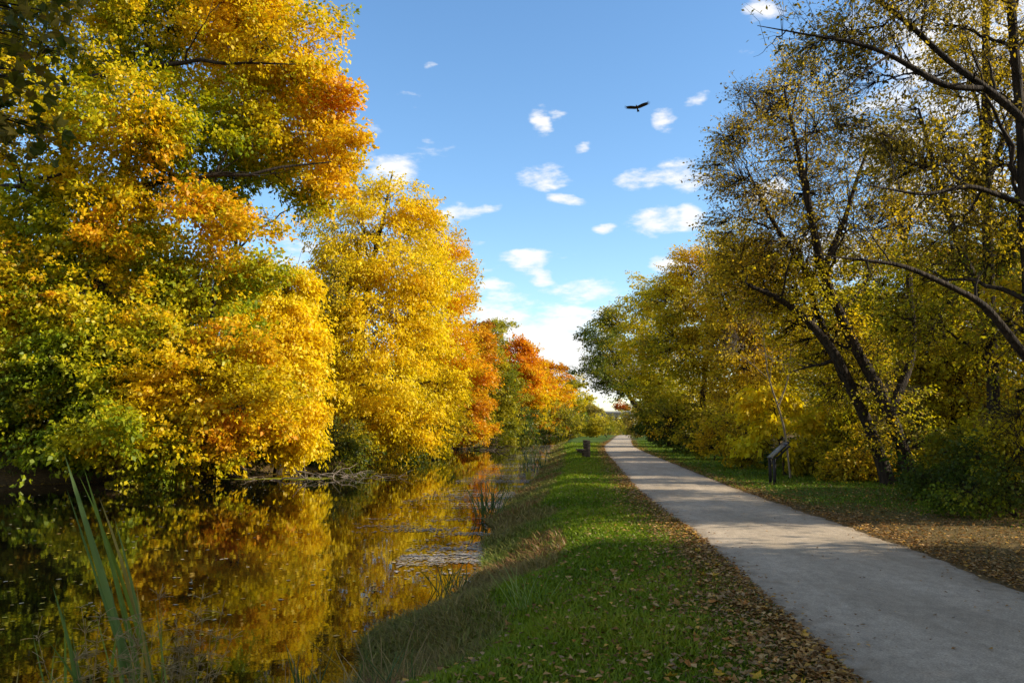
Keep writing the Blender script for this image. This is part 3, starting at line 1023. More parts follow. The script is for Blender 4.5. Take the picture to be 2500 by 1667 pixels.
WEEDS = [(-2.42, 4.9, 0.13), (-2.22, 4.9, 0.13), (-2.13, 5.2, 0.05), (-2.02, 5.3, 0.02)]
BIRD = (10.6, 65, 28.71)
HEAP = [(-11.45, 36.8, -0.29), (-9.78, 38, -0.07), (-8.43, 37.5, -0.25), (-8.08, 38.2, 0.08)]
HEAP2 = [(-7.56, 84, 0.03), (-4.58, 88, 0.33), (-1.6, 82, -0.37)]
NEARLEAF = [(-3.96, 6, 5.01, 0.28), (-3.8, 6.1, 5.05, 0.25), (-3.7, 6.2, 5.18, 0.16), (-3.92, 5.9, 4.74, 0.25), (-3.79, 6, 4.77, 0.2), (-3.86, 5.8, 4.41, 0.18), (-3.75, 5.9, 4.35, 0.12),
 (-3.81, 5.8, 4.1, 0.18), (-3.69, 6, 4.01, 0.14), (-3.76, 5.8, 3.83, 0.16), (-4.04, 5.8, 4.62, 0.3), (-3.96, 5.8, 3.93, 0.25)]


def build_world():
    w = bpy.data.worlds.new('World'); scene.world = w; w.use_nodes = True
    nt = w.node_tree; N = nt.nodes; L = nt.links
    N.clear()
    def math_node(op, a, b=None, clamp=False):
        n = N.new('ShaderNodeMath'); n.operation = op; n.use_clamp = clamp
        for i, v in enumerate((a, b)):
            if v is None: continue
            if isinstance(v, (int, float)): n.inputs[i].default_value = v
            else: L.new(v, n.inputs[i])
        return n.outputs[0]
    out = N.new('ShaderNodeOutputWorld'); bg = N.new('ShaderNodeBackground')
    sky = N.new('ShaderNodeTexSky'); sky.sky_type = 'NISHITA'; sky.sun_disc = False
    sky.sun_elevation = math.radians(SUN_EL); sky.sun_rotation = math.radians(SUN_AZ)
    sky.air_density = 1.0; sky.dust_density = 0.3; sky.ozone_density = 1.6
    hs = N.new('ShaderNodeHueSaturation'); hs.inputs['Saturation'].default_value = 1.18; hs.inputs['Value'].default_value = 1.04
    L.new(sky.outputs[0], hs.inputs['Color'])
    tc = N.new('ShaderNodeTexCoord'); sep = N.new('ShaderNodeSeparateXYZ')
    L.new(tc.outputs['Generated'], sep.inputs[0])
    az = math_node('ARCTAN2', sep.outputs[0], sep.outputs[1])
    el = math_node('ARCSINE', sep.outputs[2])
    mp = N.new('ShaderNodeMapping'); mp.inputs['Scale'].default_value = (1, 1, 2.6); L.new(tc.outputs['Generated'], mp.inputs[0])
    def noise(scale, detail, rough=0.6):
        n = N.new('ShaderNodeTexNoise'); n.inputs['Scale'].default_value = scale; n.inputs['Detail'].default_value = detail; n.inputs['Roughness'].default_value = rough
        L.new(mp.outputs[0], n.inputs['Vector']); return n.outputs['Fac']
    nz = noise(20, 8); nbig = noise(3.2, 6); nfine = noise(45, 6)
    wn = N.new('ShaderNodeTexNoise'); wn.inputs['Scale'].default_value = 11; wn.inputs['Detail'].default_value = 5; L.new(mp.outputs[0], wn.inputs['Vector'])
    ws = N.new('ShaderNodeSeparateColor'); L.new(wn.outputs['Color'], ws.inputs[0])
    az = math_node('ADD', az, math_node('MULTIPLY', math_node('SUBTRACT', ws.outputs[0], 0.5), 0.07))
    el = math_node('ADD', el, math_node('MULTIPLY', math_node('SUBTRACT', ws.outputs[1], 0.5), 0.035))
    best = None
    for (u, v, a, b, s) in CLOUDS:
        du = math_node('MULTIPLY', math_node('SUBTRACT', az, u), 1 / a)
        dv = math_node('MULTIPLY', math_node('SUBTRACT', el, v), 1 / b)
        d = math_node('ADD', math_node('MULTIPLY', du, du), math_node('MULTIPLY', dv, dv))
        m = math_node('SUBTRACT', s * 0.92, math_node('MULTIPLY', d, 0.8))
        best = m if best is None else math_node('MAXIMUM', best, m)
    best = math_node('MAXIMUM', best, -1.0)
    # clouds over the rest of the sky: extra cumulus, mostly out of view, added to brighten and warm the shade, thicker towards the horizon
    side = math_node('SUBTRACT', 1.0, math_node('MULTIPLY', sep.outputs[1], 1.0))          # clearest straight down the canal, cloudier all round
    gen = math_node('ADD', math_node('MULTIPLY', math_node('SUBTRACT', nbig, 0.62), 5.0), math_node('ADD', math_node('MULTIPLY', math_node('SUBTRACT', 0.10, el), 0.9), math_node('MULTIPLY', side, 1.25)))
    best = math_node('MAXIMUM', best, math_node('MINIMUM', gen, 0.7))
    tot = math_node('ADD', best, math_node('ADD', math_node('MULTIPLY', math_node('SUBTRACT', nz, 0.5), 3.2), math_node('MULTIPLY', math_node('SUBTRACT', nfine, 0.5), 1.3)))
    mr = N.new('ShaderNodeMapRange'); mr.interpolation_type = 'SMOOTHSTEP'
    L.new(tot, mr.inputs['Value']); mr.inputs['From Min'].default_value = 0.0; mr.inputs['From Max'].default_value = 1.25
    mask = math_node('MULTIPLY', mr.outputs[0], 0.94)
    # cloud brightness: bright tops, slightly grey-blue thick bodies
    ramp = N.new('ShaderNodeMix'); ramp.data_type = 'RGBA'
    L.new(nz, ramp.inputs['Factor'])
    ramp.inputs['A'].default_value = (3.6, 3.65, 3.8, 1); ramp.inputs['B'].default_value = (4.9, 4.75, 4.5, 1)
    mx = N.new('ShaderNodeMix'); mx.data_type = 'RGBA'
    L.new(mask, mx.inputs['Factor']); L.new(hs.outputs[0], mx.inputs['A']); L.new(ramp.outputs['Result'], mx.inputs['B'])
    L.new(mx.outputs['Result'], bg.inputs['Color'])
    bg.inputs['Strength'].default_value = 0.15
    L.new(bg.outputs[0], out.inputs[0])
build_world()

# ------------------------------------------------------------------ helpers
rng = np.random.default_rng(7)

def hash3(ix, iy, iz):
    n = (ix * 374761393 + iy * 668265263 + iz * 2147483647 + 1274126177).astype(np.int64)
    n = (n ^ (n >> 13)) * 1274126177
    n = n ^ (n >> 16)
    return (n & 0xFFFF) / 65535.0

def vnoise(p, freq=1.0, seed=0):
    """smooth value noise in 0..1 for an (N,3) array"""
    q = np.asarray(p, float) * freq + seed * 17.31
    i = np.floor(q).astype(np.int64); f = q - i; f = f * f * (3 - 2 * f)
    r = 0
    for dx in (0, 1):
        for dy in (0, 1):
            for dz in (0, 1):
                w = (f[:, 0] if dx else 1 - f[:, 0]) * (f[:, 1] if dy else 1 - f[:, 1]) * (f[:, 2] if dz else 1 - f[:, 2])
                r = r + w * hash3(i[:, 0] + dx, i[:, 1] + dy, i[:, 2] + dz)
    return r

def vn2(x, y, freq, seed=0):
    return vnoise(np.stack([np.ravel(x), np.ravel(y), np.zeros(np.size(x))], 1), freq, seed).reshape(np.shape(x))

def norm(v):
    return v / (np.linalg.norm(v, axis=-1, keepdims=True) + 1e-9)

def mesh_from(name, verts, faces, tint=None, smooth=False):
    """verts (N,3), faces (F,k) with constant k; tint (F,3) stored per face"""
    me = bpy.data.meshes.new(name)
    verts = np.asarray(verts, np.float32); faces = np.asarray(faces, np.int32)
    F, k = faces.shape
    me.vertices.add(len(verts)); me.vertices.foreach_set('co', verts.ravel())
    me.loops.add(F * k); me.loops.foreach_set('vertex_index', faces.ravel())
    me.polygons.add(F)
    me.polygons.foreach_set('loop_start', np.arange(0, F * k, k, dtype=np.int32))
    if smooth: me.polygons.foreach_set('use_smooth', np.ones(F, bool))
    me.update(calc_edges=True)
    if tint is not None:
        a = me.attributes.new('tint', 'FLOAT_COLOR', 'FACE')
        c = np.ones((F, 4), np.float32); c[:, :3] = tint
        a.data.foreach_set('color', c.ravel())
    return me

def link(name, me, mat, parent=None, loc=None):
    o = bpy.data.objects.new(name, me); C.objects.link(o)
    if me is not None and mat is not None and not me.materials: me.materials.append(mat)
    if parent is not None: o.parent = parent
    if loc is not None: o.location = loc
    return o

def tag(o, label=None, cat=None, group=None, kind=None):
    if label: o['label'] = label
    if cat: o['category'] = cat
    if group: o['group'] = group
    if kind: o['kind'] = kind
    return o

def thing(name, label, cat, loc, group=None, rz=0.0):
    o = bpy.data.objects.new(name, None); C.objects.link(o)
    o.empty_display_size = 0.2; o.location = loc; o.rotation_euler = (0, 0, rz)
    return tag(o, label, cat, group)

def copy_tree(src, loc, rz, scale, label, cat, group):
    r = src.copy(); C.objects.link(r)
    r.location = loc; r.rotation_euler = (0, 0, rz); r.scale = scale
    for k in ('label', 'category', 'group'):
        if k in r: del r[k]
    tag(r, label, cat, group)
    for ch in list(src.children):
        c = ch.copy(); C.objects.link(c); c.parent = r
    return r

class Geo:
    """collects quads (triangles are stored as quads with a repeated corner avoided: all faces are quads)"""
    def __init__(s): s.v = []; s.f = []; s.n = 0
    def add(s, v, f):
        v = np.asarray(v, float); s.v.append(v); s.f.append(np.asarray(f, int) + s.n); s.n += len(v)
    def box(s, lo, hi, M=None):
        lo = np.array(lo, float); hi = np.array(hi, float)
        v = np.array([[(lo, hi)[i][0], (lo, hi)[j][1], (lo, hi)[k][2]] for i in (0, 1) for j in (0, 1) for k in (0, 1)])
        if M is not None: v = v @ np.array(M)[:3, :3].T + np.array(M)[:3, 3]
        s.add(v, [(0, 1, 3, 2), (4, 6, 7, 5), (0, 4, 5, 1), (2, 3, 7, 6), (0, 2, 6, 4), (1, 5, 7, 3)])
    def tubes(s, P, R, n=6):
        """P (M,K,3) polylines, R (M,K) radii"""
        P = np.asarray(P, float); R = np.asarray(R, float)
        if P.ndim == 2: P = P[None]; R = R[None]
        M, K, _ = P.shape
        T = norm(np.gradient(P, axis=1))
        ref = np.broadcast_to(np.array([0.35, 0.87, 0.21]), T.shape)
        U = norm(np.cross(T, ref)); W = np.cross(T, U)
        a = np.arange(n) * 2 * math.pi / n
        ring = P[:, :, None, :] + R[:, :, None, None] * (np.cos(a)[None, None, :, None] * U[:, :, None, :] + np.sin(a)[None, None, :, None] * W[:, :, None, :])
        v = ring.reshape(-1, 3)
        m = np.arange(M)[:, None, None]; k = np.arange(K - 1)[None, :, None]; j = np.arange(n)[None, None, :]
        b = m * K * n + k * n
        j2 = (j + 1) % n
        f = np.stack([b + j, b + j2, b + n + j2, b + n + j], -1).reshape(-1, 4)
        s.add(v, f)
    def build(s, name, mat, parent=None, smooth=False, origin=None):
        v = np.concatenate(s.v); f = np.concatenate(s.f)
        if origin is not None: v = v - np.array(origin)
        return link(name, mesh_from(name, v, f, smooth=smooth), mat, parent)

def bevel(o, w, seg=1):
    m = o.modifiers.new('bevel', 'BEVEL'); m.width = w; m.segments = seg; m.limit_method = 'ANGLE'
    return o

# ------------------------------------------------------------------ materials
def new_mat(name):
    m = bpy.data.materials.new(name); m.use_nodes = True
    nt = m.node_tree; nt.nodes.clear()
    out = nt.nodes.new('ShaderNodeOutputMaterial')
    return m, nt.nodes, nt.links, out

def leaf_material(name, trans=0.45, gloss=0.05, tmul=(1.12, 1.08, 0.5)):
    m, N, L, out = new_mat(name)
    at = N.new('ShaderNodeAttribute'); at.attribute_name = 'tint'
    dif = N.new('ShaderNodeBsdfDiffuse'); tr = N.new('ShaderNodeBsdfTranslucent'); gl = N.new('ShaderNodeBsdfGlossy')
    gl.inputs['Roughness'].default_value = 0.45; gl.inputs['Color'].default_value = (1, 1, 1, 1)
    mul = N.new('ShaderNodeMix'); mul.data_type = 'RGBA'; mul.blend_type = 'MULTIPLY'; mul.inputs['Factor'].default_value = 1
    L.new(at.outputs['Color'], mul.inputs['A']); mul.inputs['B'].default_value = (*tmul, 1)
    L.new(at.outputs['Color'], dif.inputs['Color']); L.new(mul.outputs['Result'], tr.inputs['Color'])
    m1 = N.new('ShaderNodeMixShader'); m1.inputs[0].default_value = trans
    L.new(dif.outputs[0], m1.inputs[1]); L.new(tr.outputs[0], m1.inputs[2])
    m2 = N.new('ShaderNodeMixShader'); m2.inputs[0].default_value = gloss
    L.new(m1.outputs[0], m2.inputs[1]); L.new(gl.outputs[0], m2.inputs[2])
    L.new(m2.outputs[0], out.inputs[0])
    return m

def noise_color_material(name, c1, c2, scale, rough=0.85, bump=0.3, bscale=None, detail=8, stretch=(1, 1, 1), bdist=0.02):
    m, N, L, out = new_mat(name)
    tc = N.new('ShaderNodeTexCoord'); mp = N.new('ShaderNodeMapping'); mp.inputs['Scale'].default_value = stretch
    L.new(tc.outputs['Object'], mp.inputs[0])
    nz = N.new('ShaderNodeTexNoise'); nz.inputs['Scale'].default_value = scale; nz.inputs['Detail'].default_value = detail
    L.new(mp.outputs[0], nz.inputs['Vector'])
    rp = N.new('ShaderNodeMapRange'); rp.inputs['From Min'].default_value = 0.3; rp.inputs['From Max'].default_value = 0.7
    L.new(nz.outputs['Fac'], rp.inputs['Value'])
    mx = N.new('ShaderNodeMix'); mx.data_type = 'RGBA'
    mx.inputs['A'].default_value = (*c1, 1); mx.inputs['B'].default_value = (*c2, 1)
    L.new(rp.outputs[0], mx.inputs['Factor'])
    p = N.new('ShaderNodeBsdfPrincipled'); p.inputs['Roughness'].default_value = rough
    p.inputs['Specular IOR Level'].default_value = 0.25
    L.new(mx.outputs['Result'], p.inputs['Base Color'])
    if bump:
        b = N.new('ShaderNodeBump'); b.inputs['Strength'].default_value = bump; b.inputs['Distance'].default_value = bdist
        n2 = N.new('ShaderNodeTexNoise'); n2.inputs['Scale'].default_value = bscale or scale * 3; n2.inputs['Detail'].default_value = 6
        L.new(mp.outputs[0], n2.inputs['Vector']); L.new(n2.outputs['Fac'], b.inputs['Height']); L.new(b.outputs[0], p.inputs['Normal'])
    L.new(p.outputs[0], out.inputs[0])
    return m

M_leaf = leaf_material('autumn_leaf', 0.52, 0.01)
M_grass = leaf_material('grass_blade', 0.38, 0.012, (1.1, 1.1, 0.6))
M_dry = leaf_material('dry_leaf', 0.12, 0.01, (1, 0.8, 0.5))
M_float = leaf_material('floating_leaf', 0.05, 0.06, (1, 1, 1))
M_bark = noise_color_material('dark_bark', (0.008, 0.006, 0.004), (0.055, 0.038, 0.024), 7, 0.95, 1.0, 9, stretch=(2.2, 2.2, 0.3), bdist=0.08)
M_pale_bark = noise_color_material('pale_bark', (0.11, 0.085, 0.055), (0.22, 0.175, 0.12), 12, 0.85, 0.3, 20, stretch=(1, 1, 0.4))
M_deadwood = noise_color_material('weathered_wood', (0.10, 0.075, 0.055), (0.26, 0.21, 0.16), 8, 0.85, 0.4, 20)
M_bench = noise_color_material('old_timber', (0.03, 0.022, 0.014), (0.10, 0.075, 0.05), 6, 0.85, 0.5, 25, stretch=(3, 1, 3))
M_frame = noise_color_material('black_painted_metal', (0.006, 0.0055, 0.006), (0.014, 0.012, 0.013), 12, 0.45, 0.08, 60)
M_concrete = noise_color_material('concrete', (0.30, 0.29, 0.27), (0.42, 0.41, 0.39), 0.8, 0.9, 0.2, 6)
M_bird = noise_color_material('black_feather', (0.008, 0.007, 0.007), (0.022, 0.018, 0.015), 14, 0.7, 0.2, 30)

# ------------------------------------------------------------------ terrain functions (metres; canal runs away from the camera)
WATER_Z = -0.6
RB = np.array([(-60, -26), (-10, -12), (0, -8.5), (3, -6.0), (5.2, -3.0), (6.2, -1.9), (7.4, -1.42), (9.2, -1.3), (11.5, -0.75), (13.5, -0.4), (17, -0.25), (21.5, -0.42), (26, 0.15), (32, 0.75), (39, 1.45), (60, 2.7), (99, 5.3), (150, 10.0), (190, 16.5), (230, 25), (300, 42), (500, 95), (1500, 380)])
LB = np.array([(-60, -60), (-10, -36), (10, -30), (22, -27), (32, -22), (36, -16), (39, -12.8), (42, -10.6), (50, -10.0), (60, -9.3), (76, -8.0), (90, -6.8), (112, -4.6), (135, -2.4), (170, 3.4), (215, 12.5), (280, 26), (500, 75), (1500, 350)])
PC = np.array([(-60, 1.0), (-10, 2.6), (0, 3.2), (8, 3.92), (13, 4.36), (21, 4.75), (32, 5.75), (45, 6.95), (62, 8.5), (81, 10.7), (110, 15.0), (150, 20.6), (190, 26.4), (230, 33), (300, 50), (500, 105), (1500, 390)])
WE = np.array([(-60, 9.5), (0, 9.6), (15, 10.2), (24, 11.6), (32, 11.9), (45, 13.4), (66, 16), (100, 20.5), (180, 32), (300, 58), (1500, 410)])
def fI(tab, y): return np.interp(y, tab[:, 0], tab[:, 1])
def smooth_tab(tab):
    ys = np.concatenate([np.linspace(-60, 60, 481), np.linspace(61, 320, 260), np.linspace(330, 1500, 118)])
    xs = np.interp(ys, tab[:, 0], tab[:, 1])
    w = np.clip(np.abs(ys) * 0.12, 0.5, 25)
    out = np.array([np.mean(np.interp(np.linspace(y - a, y + a, 9), ys, xs)) for y, a in zip(ys, w)])
    return np.stack([ys, out], 1)
RB, LB, PC, WE = map(smooth_tab, (RB, LB, PC, WE))
HALF = 1.43
def right_bank(y): return fI(RB, y) + (vn2(y, y * 0, 0.55, 3) - 0.5) * 0.5
def ground_z(x, y):
    x = np.asarray(x, float); y = np.asarray(y, float)
    s = x - right_bank(y)
    sm = lambda t: np.clip(t, 0, 1) ** 2 * (3 - 2 * np.clip(t, 0, 1))
    zr = -0.66 + 0.66 * sm((s + 0.15) / 2.1)
    zr = np.where(s < -0.15, -0.66 - 0.5 * np.minimum(-0.15 - s, 2.0), zr)
    t = fI(LB, y) - x + (vn2(x, y, 0.4, 5) - 0.5) * 1.2
    zl = -0.66 + np.clip(t, -3, 0) * 0.4 + np.minimum(np.clip(t, 0, None) * 0.22, 1.1)
    z = np.where(t > -3, np.maximum(zl, zr * 0 - 5), zr)
    z = np.where((t <= -3), zr, z)
    e = x - fI(WE, y)
    z = z + np.clip(e, 0, 25) * 0.035 + np.where(e > 0, (vn2(x, y, 0.7, 8) - 0.5) * 0.25 * np.clip(e, 0, 1), 0)
    p = np.abs(x - fI(PC, y))
    lawn = np.clip((p - HALF - 0.1) / 1.0, 0, 1) * np.clip((s - 1.0), 0, 1)
    z = z + lawn * ((vn2(x, y, 0.5, 1) - 0.5) * 0.10 + (vn2(x, y, 2.2, 2) - 0.5) * 0.03)
    z = z - np.maximum(0, y - 198) * 0.012
    return z

# ------------------------------------------------------------------ ground
def grid_mesh(xs, ys, zf):
    X, Y = np.meshgrid(xs, ys, indexing='ij'); Z = zf(X, Y)
    v = np.stack([X, Y, Z], -1).reshape(-1, 3)
    ny = len(ys); i = np.arange(len(xs) - 1)[:, None]; j = np.arange(ny - 1)[None, :]
    b = i * ny + j
    f = np.stack([b, b + ny, b + ny + 1, b + 1], -1).reshape(-1, 4)
    return v, f

def ramp(a, b, n, p): 
    t = np.linspace(0, 1, n); return a + (b - a) * t ** p

def build_ground():
    xs = np.unique(np.round(np.concatenate([-ramp(40, 1500, 30, 2.5), np.linspace(-40, -6, 46), np.linspace(-6, 16, 120), np.linspace(16, 60, 50), ramp(60, 1500, 30, 2.5)]), 3))
    ys = np.unique(np.round(np.concatenate([-ramp(10, 300, 15, 2), np.linspace(-10, 4, 20), np.linspace(4, 30, 130), np.linspace(30, 120, 110), np.linspace(120, 320, 70), ramp(320, 2500, 40, 2)]), 3))
    v, f = grid_mesh(xs, ys, ground_z)
    me = mesh_from('ground', v, f, smooth=True)
    # soil / turf / leaf-mould mix, per vertex
    x, y = v[:, 0], v[:, 1]
    p = x - fI(PC, y); ap = np.abs(p)
    nz = vn2(x, y, 0.35, 11) * 0.6 + vn2(x, y, 1.6, 12) * 0.4
    grass = np.array([0.065, 0.10, 0.008]); dry = np.array([0.10, 0.078, 0.035]); mould = np.array([0.14, 0.088, 0.034]); mud = np.array([0.035, 0.026, 0.015])
    col = np.tile(grass, (len(v), 1))
    def mixin(c, w): 
        nonlocal col
        w = np.clip(w, 0, 1)[:, None]; col = col * (1 - w) + c * w
    s = x - right_bank(y)
    mixin(dry, np.clip(1.6 - s, 0, 1) * (0.4 + nz))
    edge = np.clip(1 - (ap - HALF) / (0.35 + 0.9 * nz), 0, 1)
    mixin(mould, edge * 1.3)
    near_r = np.where(p > 0, np.clip((21 - y) / 6 + (nz - 0.5) * 1.5, 0, 1) * 0.9, 0)
    mixin(mould, near_r)
    mixin(mould * 0.8, np.where(x > fI(WE, y) - 0.4, 0.95, 0))
    mixin(mould * 0.7, np.where(x < fI(LB, y) + 3, 1, 0))
    mixin(mud, np.where(v[:, 2] < WATER_Z + 0.1, 0.9, 0))
    a = me.attributes.new('soil', 'FLOAT_COLOR', 'POINT'); c = np.ones((len(v), 4), np.float32); c[:, :3] = col
    a.data.foreach_set('color', c.ravel())
    m, N, L, out = new_mat('turf_and_leaf_mould')
    at = N.new('ShaderNodeAttribute'); at.attribute_name = 'soil'
    tc = N.new('ShaderNodeTexCoord')
    n1 = N.new('ShaderNodeTexNoise'); n1.inputs['Scale'].default_value = 6; n1.inputs['Detail'].default_value = 10; n1.inputs['Roughness'].default_value = 0.7; L.new(tc.outputs['Object'], n1.inputs['Vector'])
    mr = N.new('ShaderNodeMapRange'); mr.inputs['From Min'].default_value = 0.3; mr.inputs['From Max'].default_value = 0.7; mr.inputs['To Min'].default_value = 0.55; mr.inputs['To Max'].default_value = 1.5
    L.new(n1.outputs['Fac'], mr.inputs['Value'])
    mu = N.new('ShaderNodeVectorMath'); mu.operation = 'SCALE'; L.new(at.outputs['Color'], mu.inputs[0]); L.new(mr.outputs[0], mu.inputs['Scale'])
    p_ = N.new('ShaderNodeBsdfPrincipled'); p_.inputs['Roughness'].default_value = 0.95; p_.inputs['Specular IOR Level'].default_value = 0.1
    L.new(mu.outputs[0], p_.inputs['Base Color'])
    b = N.new('ShaderNodeBump'); b.inputs['Strength'].default_value = 0.7; b.inputs['Distance'].default_value = 0.05
    n2 = N.new('ShaderNodeTexNoise'); n2.inputs['Scale'].default_value = 18; n2.inputs['Detail'].default_value = 8; L.new(tc.outputs['Object'], n2.inputs['Vector'])
    L.new(n2.outputs['Fac'], b.inputs['Height']); L.new(b.outputs[0], p_.inputs['Normal']); L.new(p_.outputs[0], out.inputs[0])
    o = link('ground', me, m); tag(o, kind='structure')
build_ground()

def build_path():
    ys = np.concatenate([np.linspace(-30, 4, 40), np.linspace(4.05, 30, 420), np.linspace(30.2, 80, 240), np.linspace(80.5, 260, 220)])
    ts = np.array([-1.02, -1.0, -0.985, -0.96, -0.8, -0.5, 0, 0.5, 0.8, 0.96, 0.985, 1.0, 1.02])
    zs = np.array([-0.05, -0.015, 0.004, 0.010, 0.016, 0.022, 0.026, 0.022, 0.016, 0.010, 0.004, -0.015, -0.05])
    c = fI(PC, ys); dc = np.gradient(c, ys); nx = 1 / np.sqrt(1 + dc ** 2); ny = -dc / np.sqrt(1 + dc ** 2)
    def edge(seed): return (vn2(ys, ys * 0, 0.8, seed) - .5) * 0.16 + (vn2(ys, ys * 0, 3.3, seed + 1) - .5) * 0.10 + (vn2(ys, ys * 0, 11, seed + 2) - .5) * 0.05
    eL = HALF + edge(21); eR = HALF + edge(31)
    off = np.where(ts[None, :] < 0, ts[None, :] * eL[:, None], ts[None, :] * eR[:, None])
    X = c[:, None] + off * nx[:, None]; Y = ys[:, None] + off * ny[:, None]
    Z = zs[None, :] - np.maximum(0, Y - 198) * 0.012
    v = np.stack([X, Y, Z], -1).reshape(-1, 3); k = len(ts)
    i = np.arange(len(ys) - 1)[:, None]; j = np.arange(k - 1)[None, :]; b = i * k + j
    f = np.stack([b, b + 1, b + k + 1, b + k], -1).reshape(-1, 4)
    m, N, L, out = new_mat('crushed_limestone')
    tc = N.new('ShaderNodeTexCoord')
    def nz(s, d=8, r=0.6, st=(1, 1, 1)):
        mp = N.new('ShaderNodeMapping'); mp.inputs['Scale'].default_value = st; L.new(tc.outputs['Object'], mp.inputs[0])
        n = N.new('ShaderNodeTexNoise'); n.inputs['Scale'].default_value = s; n.inputs['Detail'].default_value = d; n.inputs['Roughness'].default_value = r
        L.new(mp.outputs[0], n.inputs['Vector']); return n.outputs['Fac']
    def mrange(v, a, b_, c_, d_):
        r = N.new('ShaderNodeMapRange'); L.new(v, r.inputs['Value'])
        for q, w in zip(('From Min', 'From Max', 'To Min', 'To Max'), (a, b_, c_, d_)): r.inputs[q].default_value = w
        return r.outputs[0]
    mix1 = N.new('ShaderNodeMix'); mix1.data_type = 'RGBA'
    mix1.inputs['A'].default_value = (0.34, 0.265, 0.18, 1); mix1.inputs['B'].default_value = (0.50, 0.395, 0.28, 1)
    L.new(mrange(nz(0.9, 6, 0.6, (1.2, 0.35, 1)), 0.3, 0.7, 0, 1), mix1.inputs['Factor'])
    fine = mrange(nz(70, 5, 0.8), 0.3, 0.7, 0.5, 1.45)
    med = mrange(nz(9, 6, 0.65, (1, 0.6, 1)), 0.3, 0.7, 0.82, 1.16)
    fm = N.new('ShaderNodeMath'); fm.operation = 'MULTIPLY'; L.new(fine, fm.inputs[0]); L.new(med, fm.inputs[1]); fine = fm.outputs[0]
    mu = N.new('ShaderNodeVectorMath'); mu.operation = 'SCALE'; L.new(mix1.outputs['Result'], mu.inputs[0]); L.new(fine, mu.inputs['Scale'])
    spots = mrange(nz(26, 3, 0.5), 0.66, 0.72, 0, 0.55)
    mix2 = N.new('ShaderNodeMix'); mix2.data_type = 'RGBA'; L.new(spots, mix2.inputs['Factor']); L.new(mu.outputs[0], mix2.inputs['A']); mix2.inputs['B'].default_value = (0.13, 0.10, 0.075, 1)
    # leaf crumbs and soil ground into the margins
    ac = N.new('ShaderNodeAttribute'); ac.attribute_name = 'across'
    em = N.new('ShaderNodeMath'); em.operation = 'ADD'; L.new(ac.outputs['Fac'], em.inputs[0]); L.new(mrange(nz(3.5, 6, 0.7), 0.3, 0.7, -0.22, 0.22), em.inputs[1])
    mix3 = N.new('ShaderNodeMix'); mix3.data_type = 'RGBA'; L.new(mrange(em.outputs[0], 0.78, 1.08, 0, 0.75), mix3.inputs['Factor']); L.new(mix2.outputs['Result'], mix3.inputs['A']); mix3.inputs['B'].default_value = (0.17, 0.115, 0.06, 1)
    p = N.new('ShaderNodeBsdfPrincipled'); p.inputs['Roughness'].default_value = 0.95; p.inputs['Specular IOR Level'].default_value = 0.15
    L.new(mix3.outputs['Result'], p.inputs['Base Color'])
    bp = N.new('ShaderNodeBump'); bp.inputs['Strength'].default_value = 0.8; bp.inputs['Distance'].default_value = 0.012
    L.new(nz(70, 6, 0.7), bp.inputs['Height']); L.new(bp.outputs[0], p.inputs['Normal']); L.new(p.outputs[0], out.inputs[0])
    me = mesh_from('path', v, f, smooth=True)
    at = me.attributes.new('across', 'FLOAT', 'POINT'); at.data.foreach_set('value', np.tile(np.abs(ts), len(ys)).astype(np.float32))
    tag(link('path', me, m), kind='structure')
build_path()

def build_water():
    ys = np.concatenate([np.linspace(-60, 0, 13), np.linspace(2, 120, 80), np.linspace(125, 330, 42)])
    l = fI(LB, ys) - 6; r = fI(RB, ys) + 2.2
    v = np.concatenate([np.stack([l, ys, ys * 0 + WATER_Z], 1), np.stack([r, ys, ys * 0 + WATER_Z], 1)])
    v[:, 2] -= np.maximum(0, v[:, 1] - 240) * 0.012
    n = len(ys); i = np.arange(n - 1)
    f = np.stack([i, n + i, n + i + 1, i + 1], 1)
    m, N, L, out = new_mat('canal_water')
    tc = N.new('ShaderNodeTexCoord')
    p = N.new('ShaderNodeBsdfPrincipled'); p.inputs['Base Color'].default_value = (0.005, 0.004, 0.002, 1); p.inputs['Roughness'].default_value = 0.02; p.inputs['IOR'].default_value = 1.33
    p.inputs['Specular IOR Level'].default_value = 0.5
    def nz(s, d, st):
        mp = N.new('ShaderNodeMapping'); mp.inputs['Scale'].default_value = st; L.new(tc.outputs['Object'], mp.inputs[0])
        q = N.new('ShaderNodeTexNoise'); q.inputs['Scale'].default_value = s; q.inputs['Detail'].default_value = d; L.new(mp.outputs[0], q.inputs['Vector']); return q.outputs['Fac']
    b1 = N.new('ShaderNodeBump'); b1.inputs['Strength'].default_value = 0.035; b1.inputs['Distance'].default_value = 0.05; L.new(nz(1.1, 3, (1, 0.8, 1)), b1.inputs['Height'])
    b2 = N.new('ShaderNodeBump'); b2.inputs['Strength'].default_value = 0.02; b2.inputs['Distance'].default_value = 0.02; L.new(nz(7, 2, (1, 1, 1)), b2.inputs['Height']); L.new(b1.outputs[0], b2.inputs['Normal'])
    L.new(b2.outputs[0], p.inputs['Normal']); L.new(p.outputs[0], out.inputs[0])
    tag(link('water', mesh_from('water', v, f), m), kind='structure')
build_water()

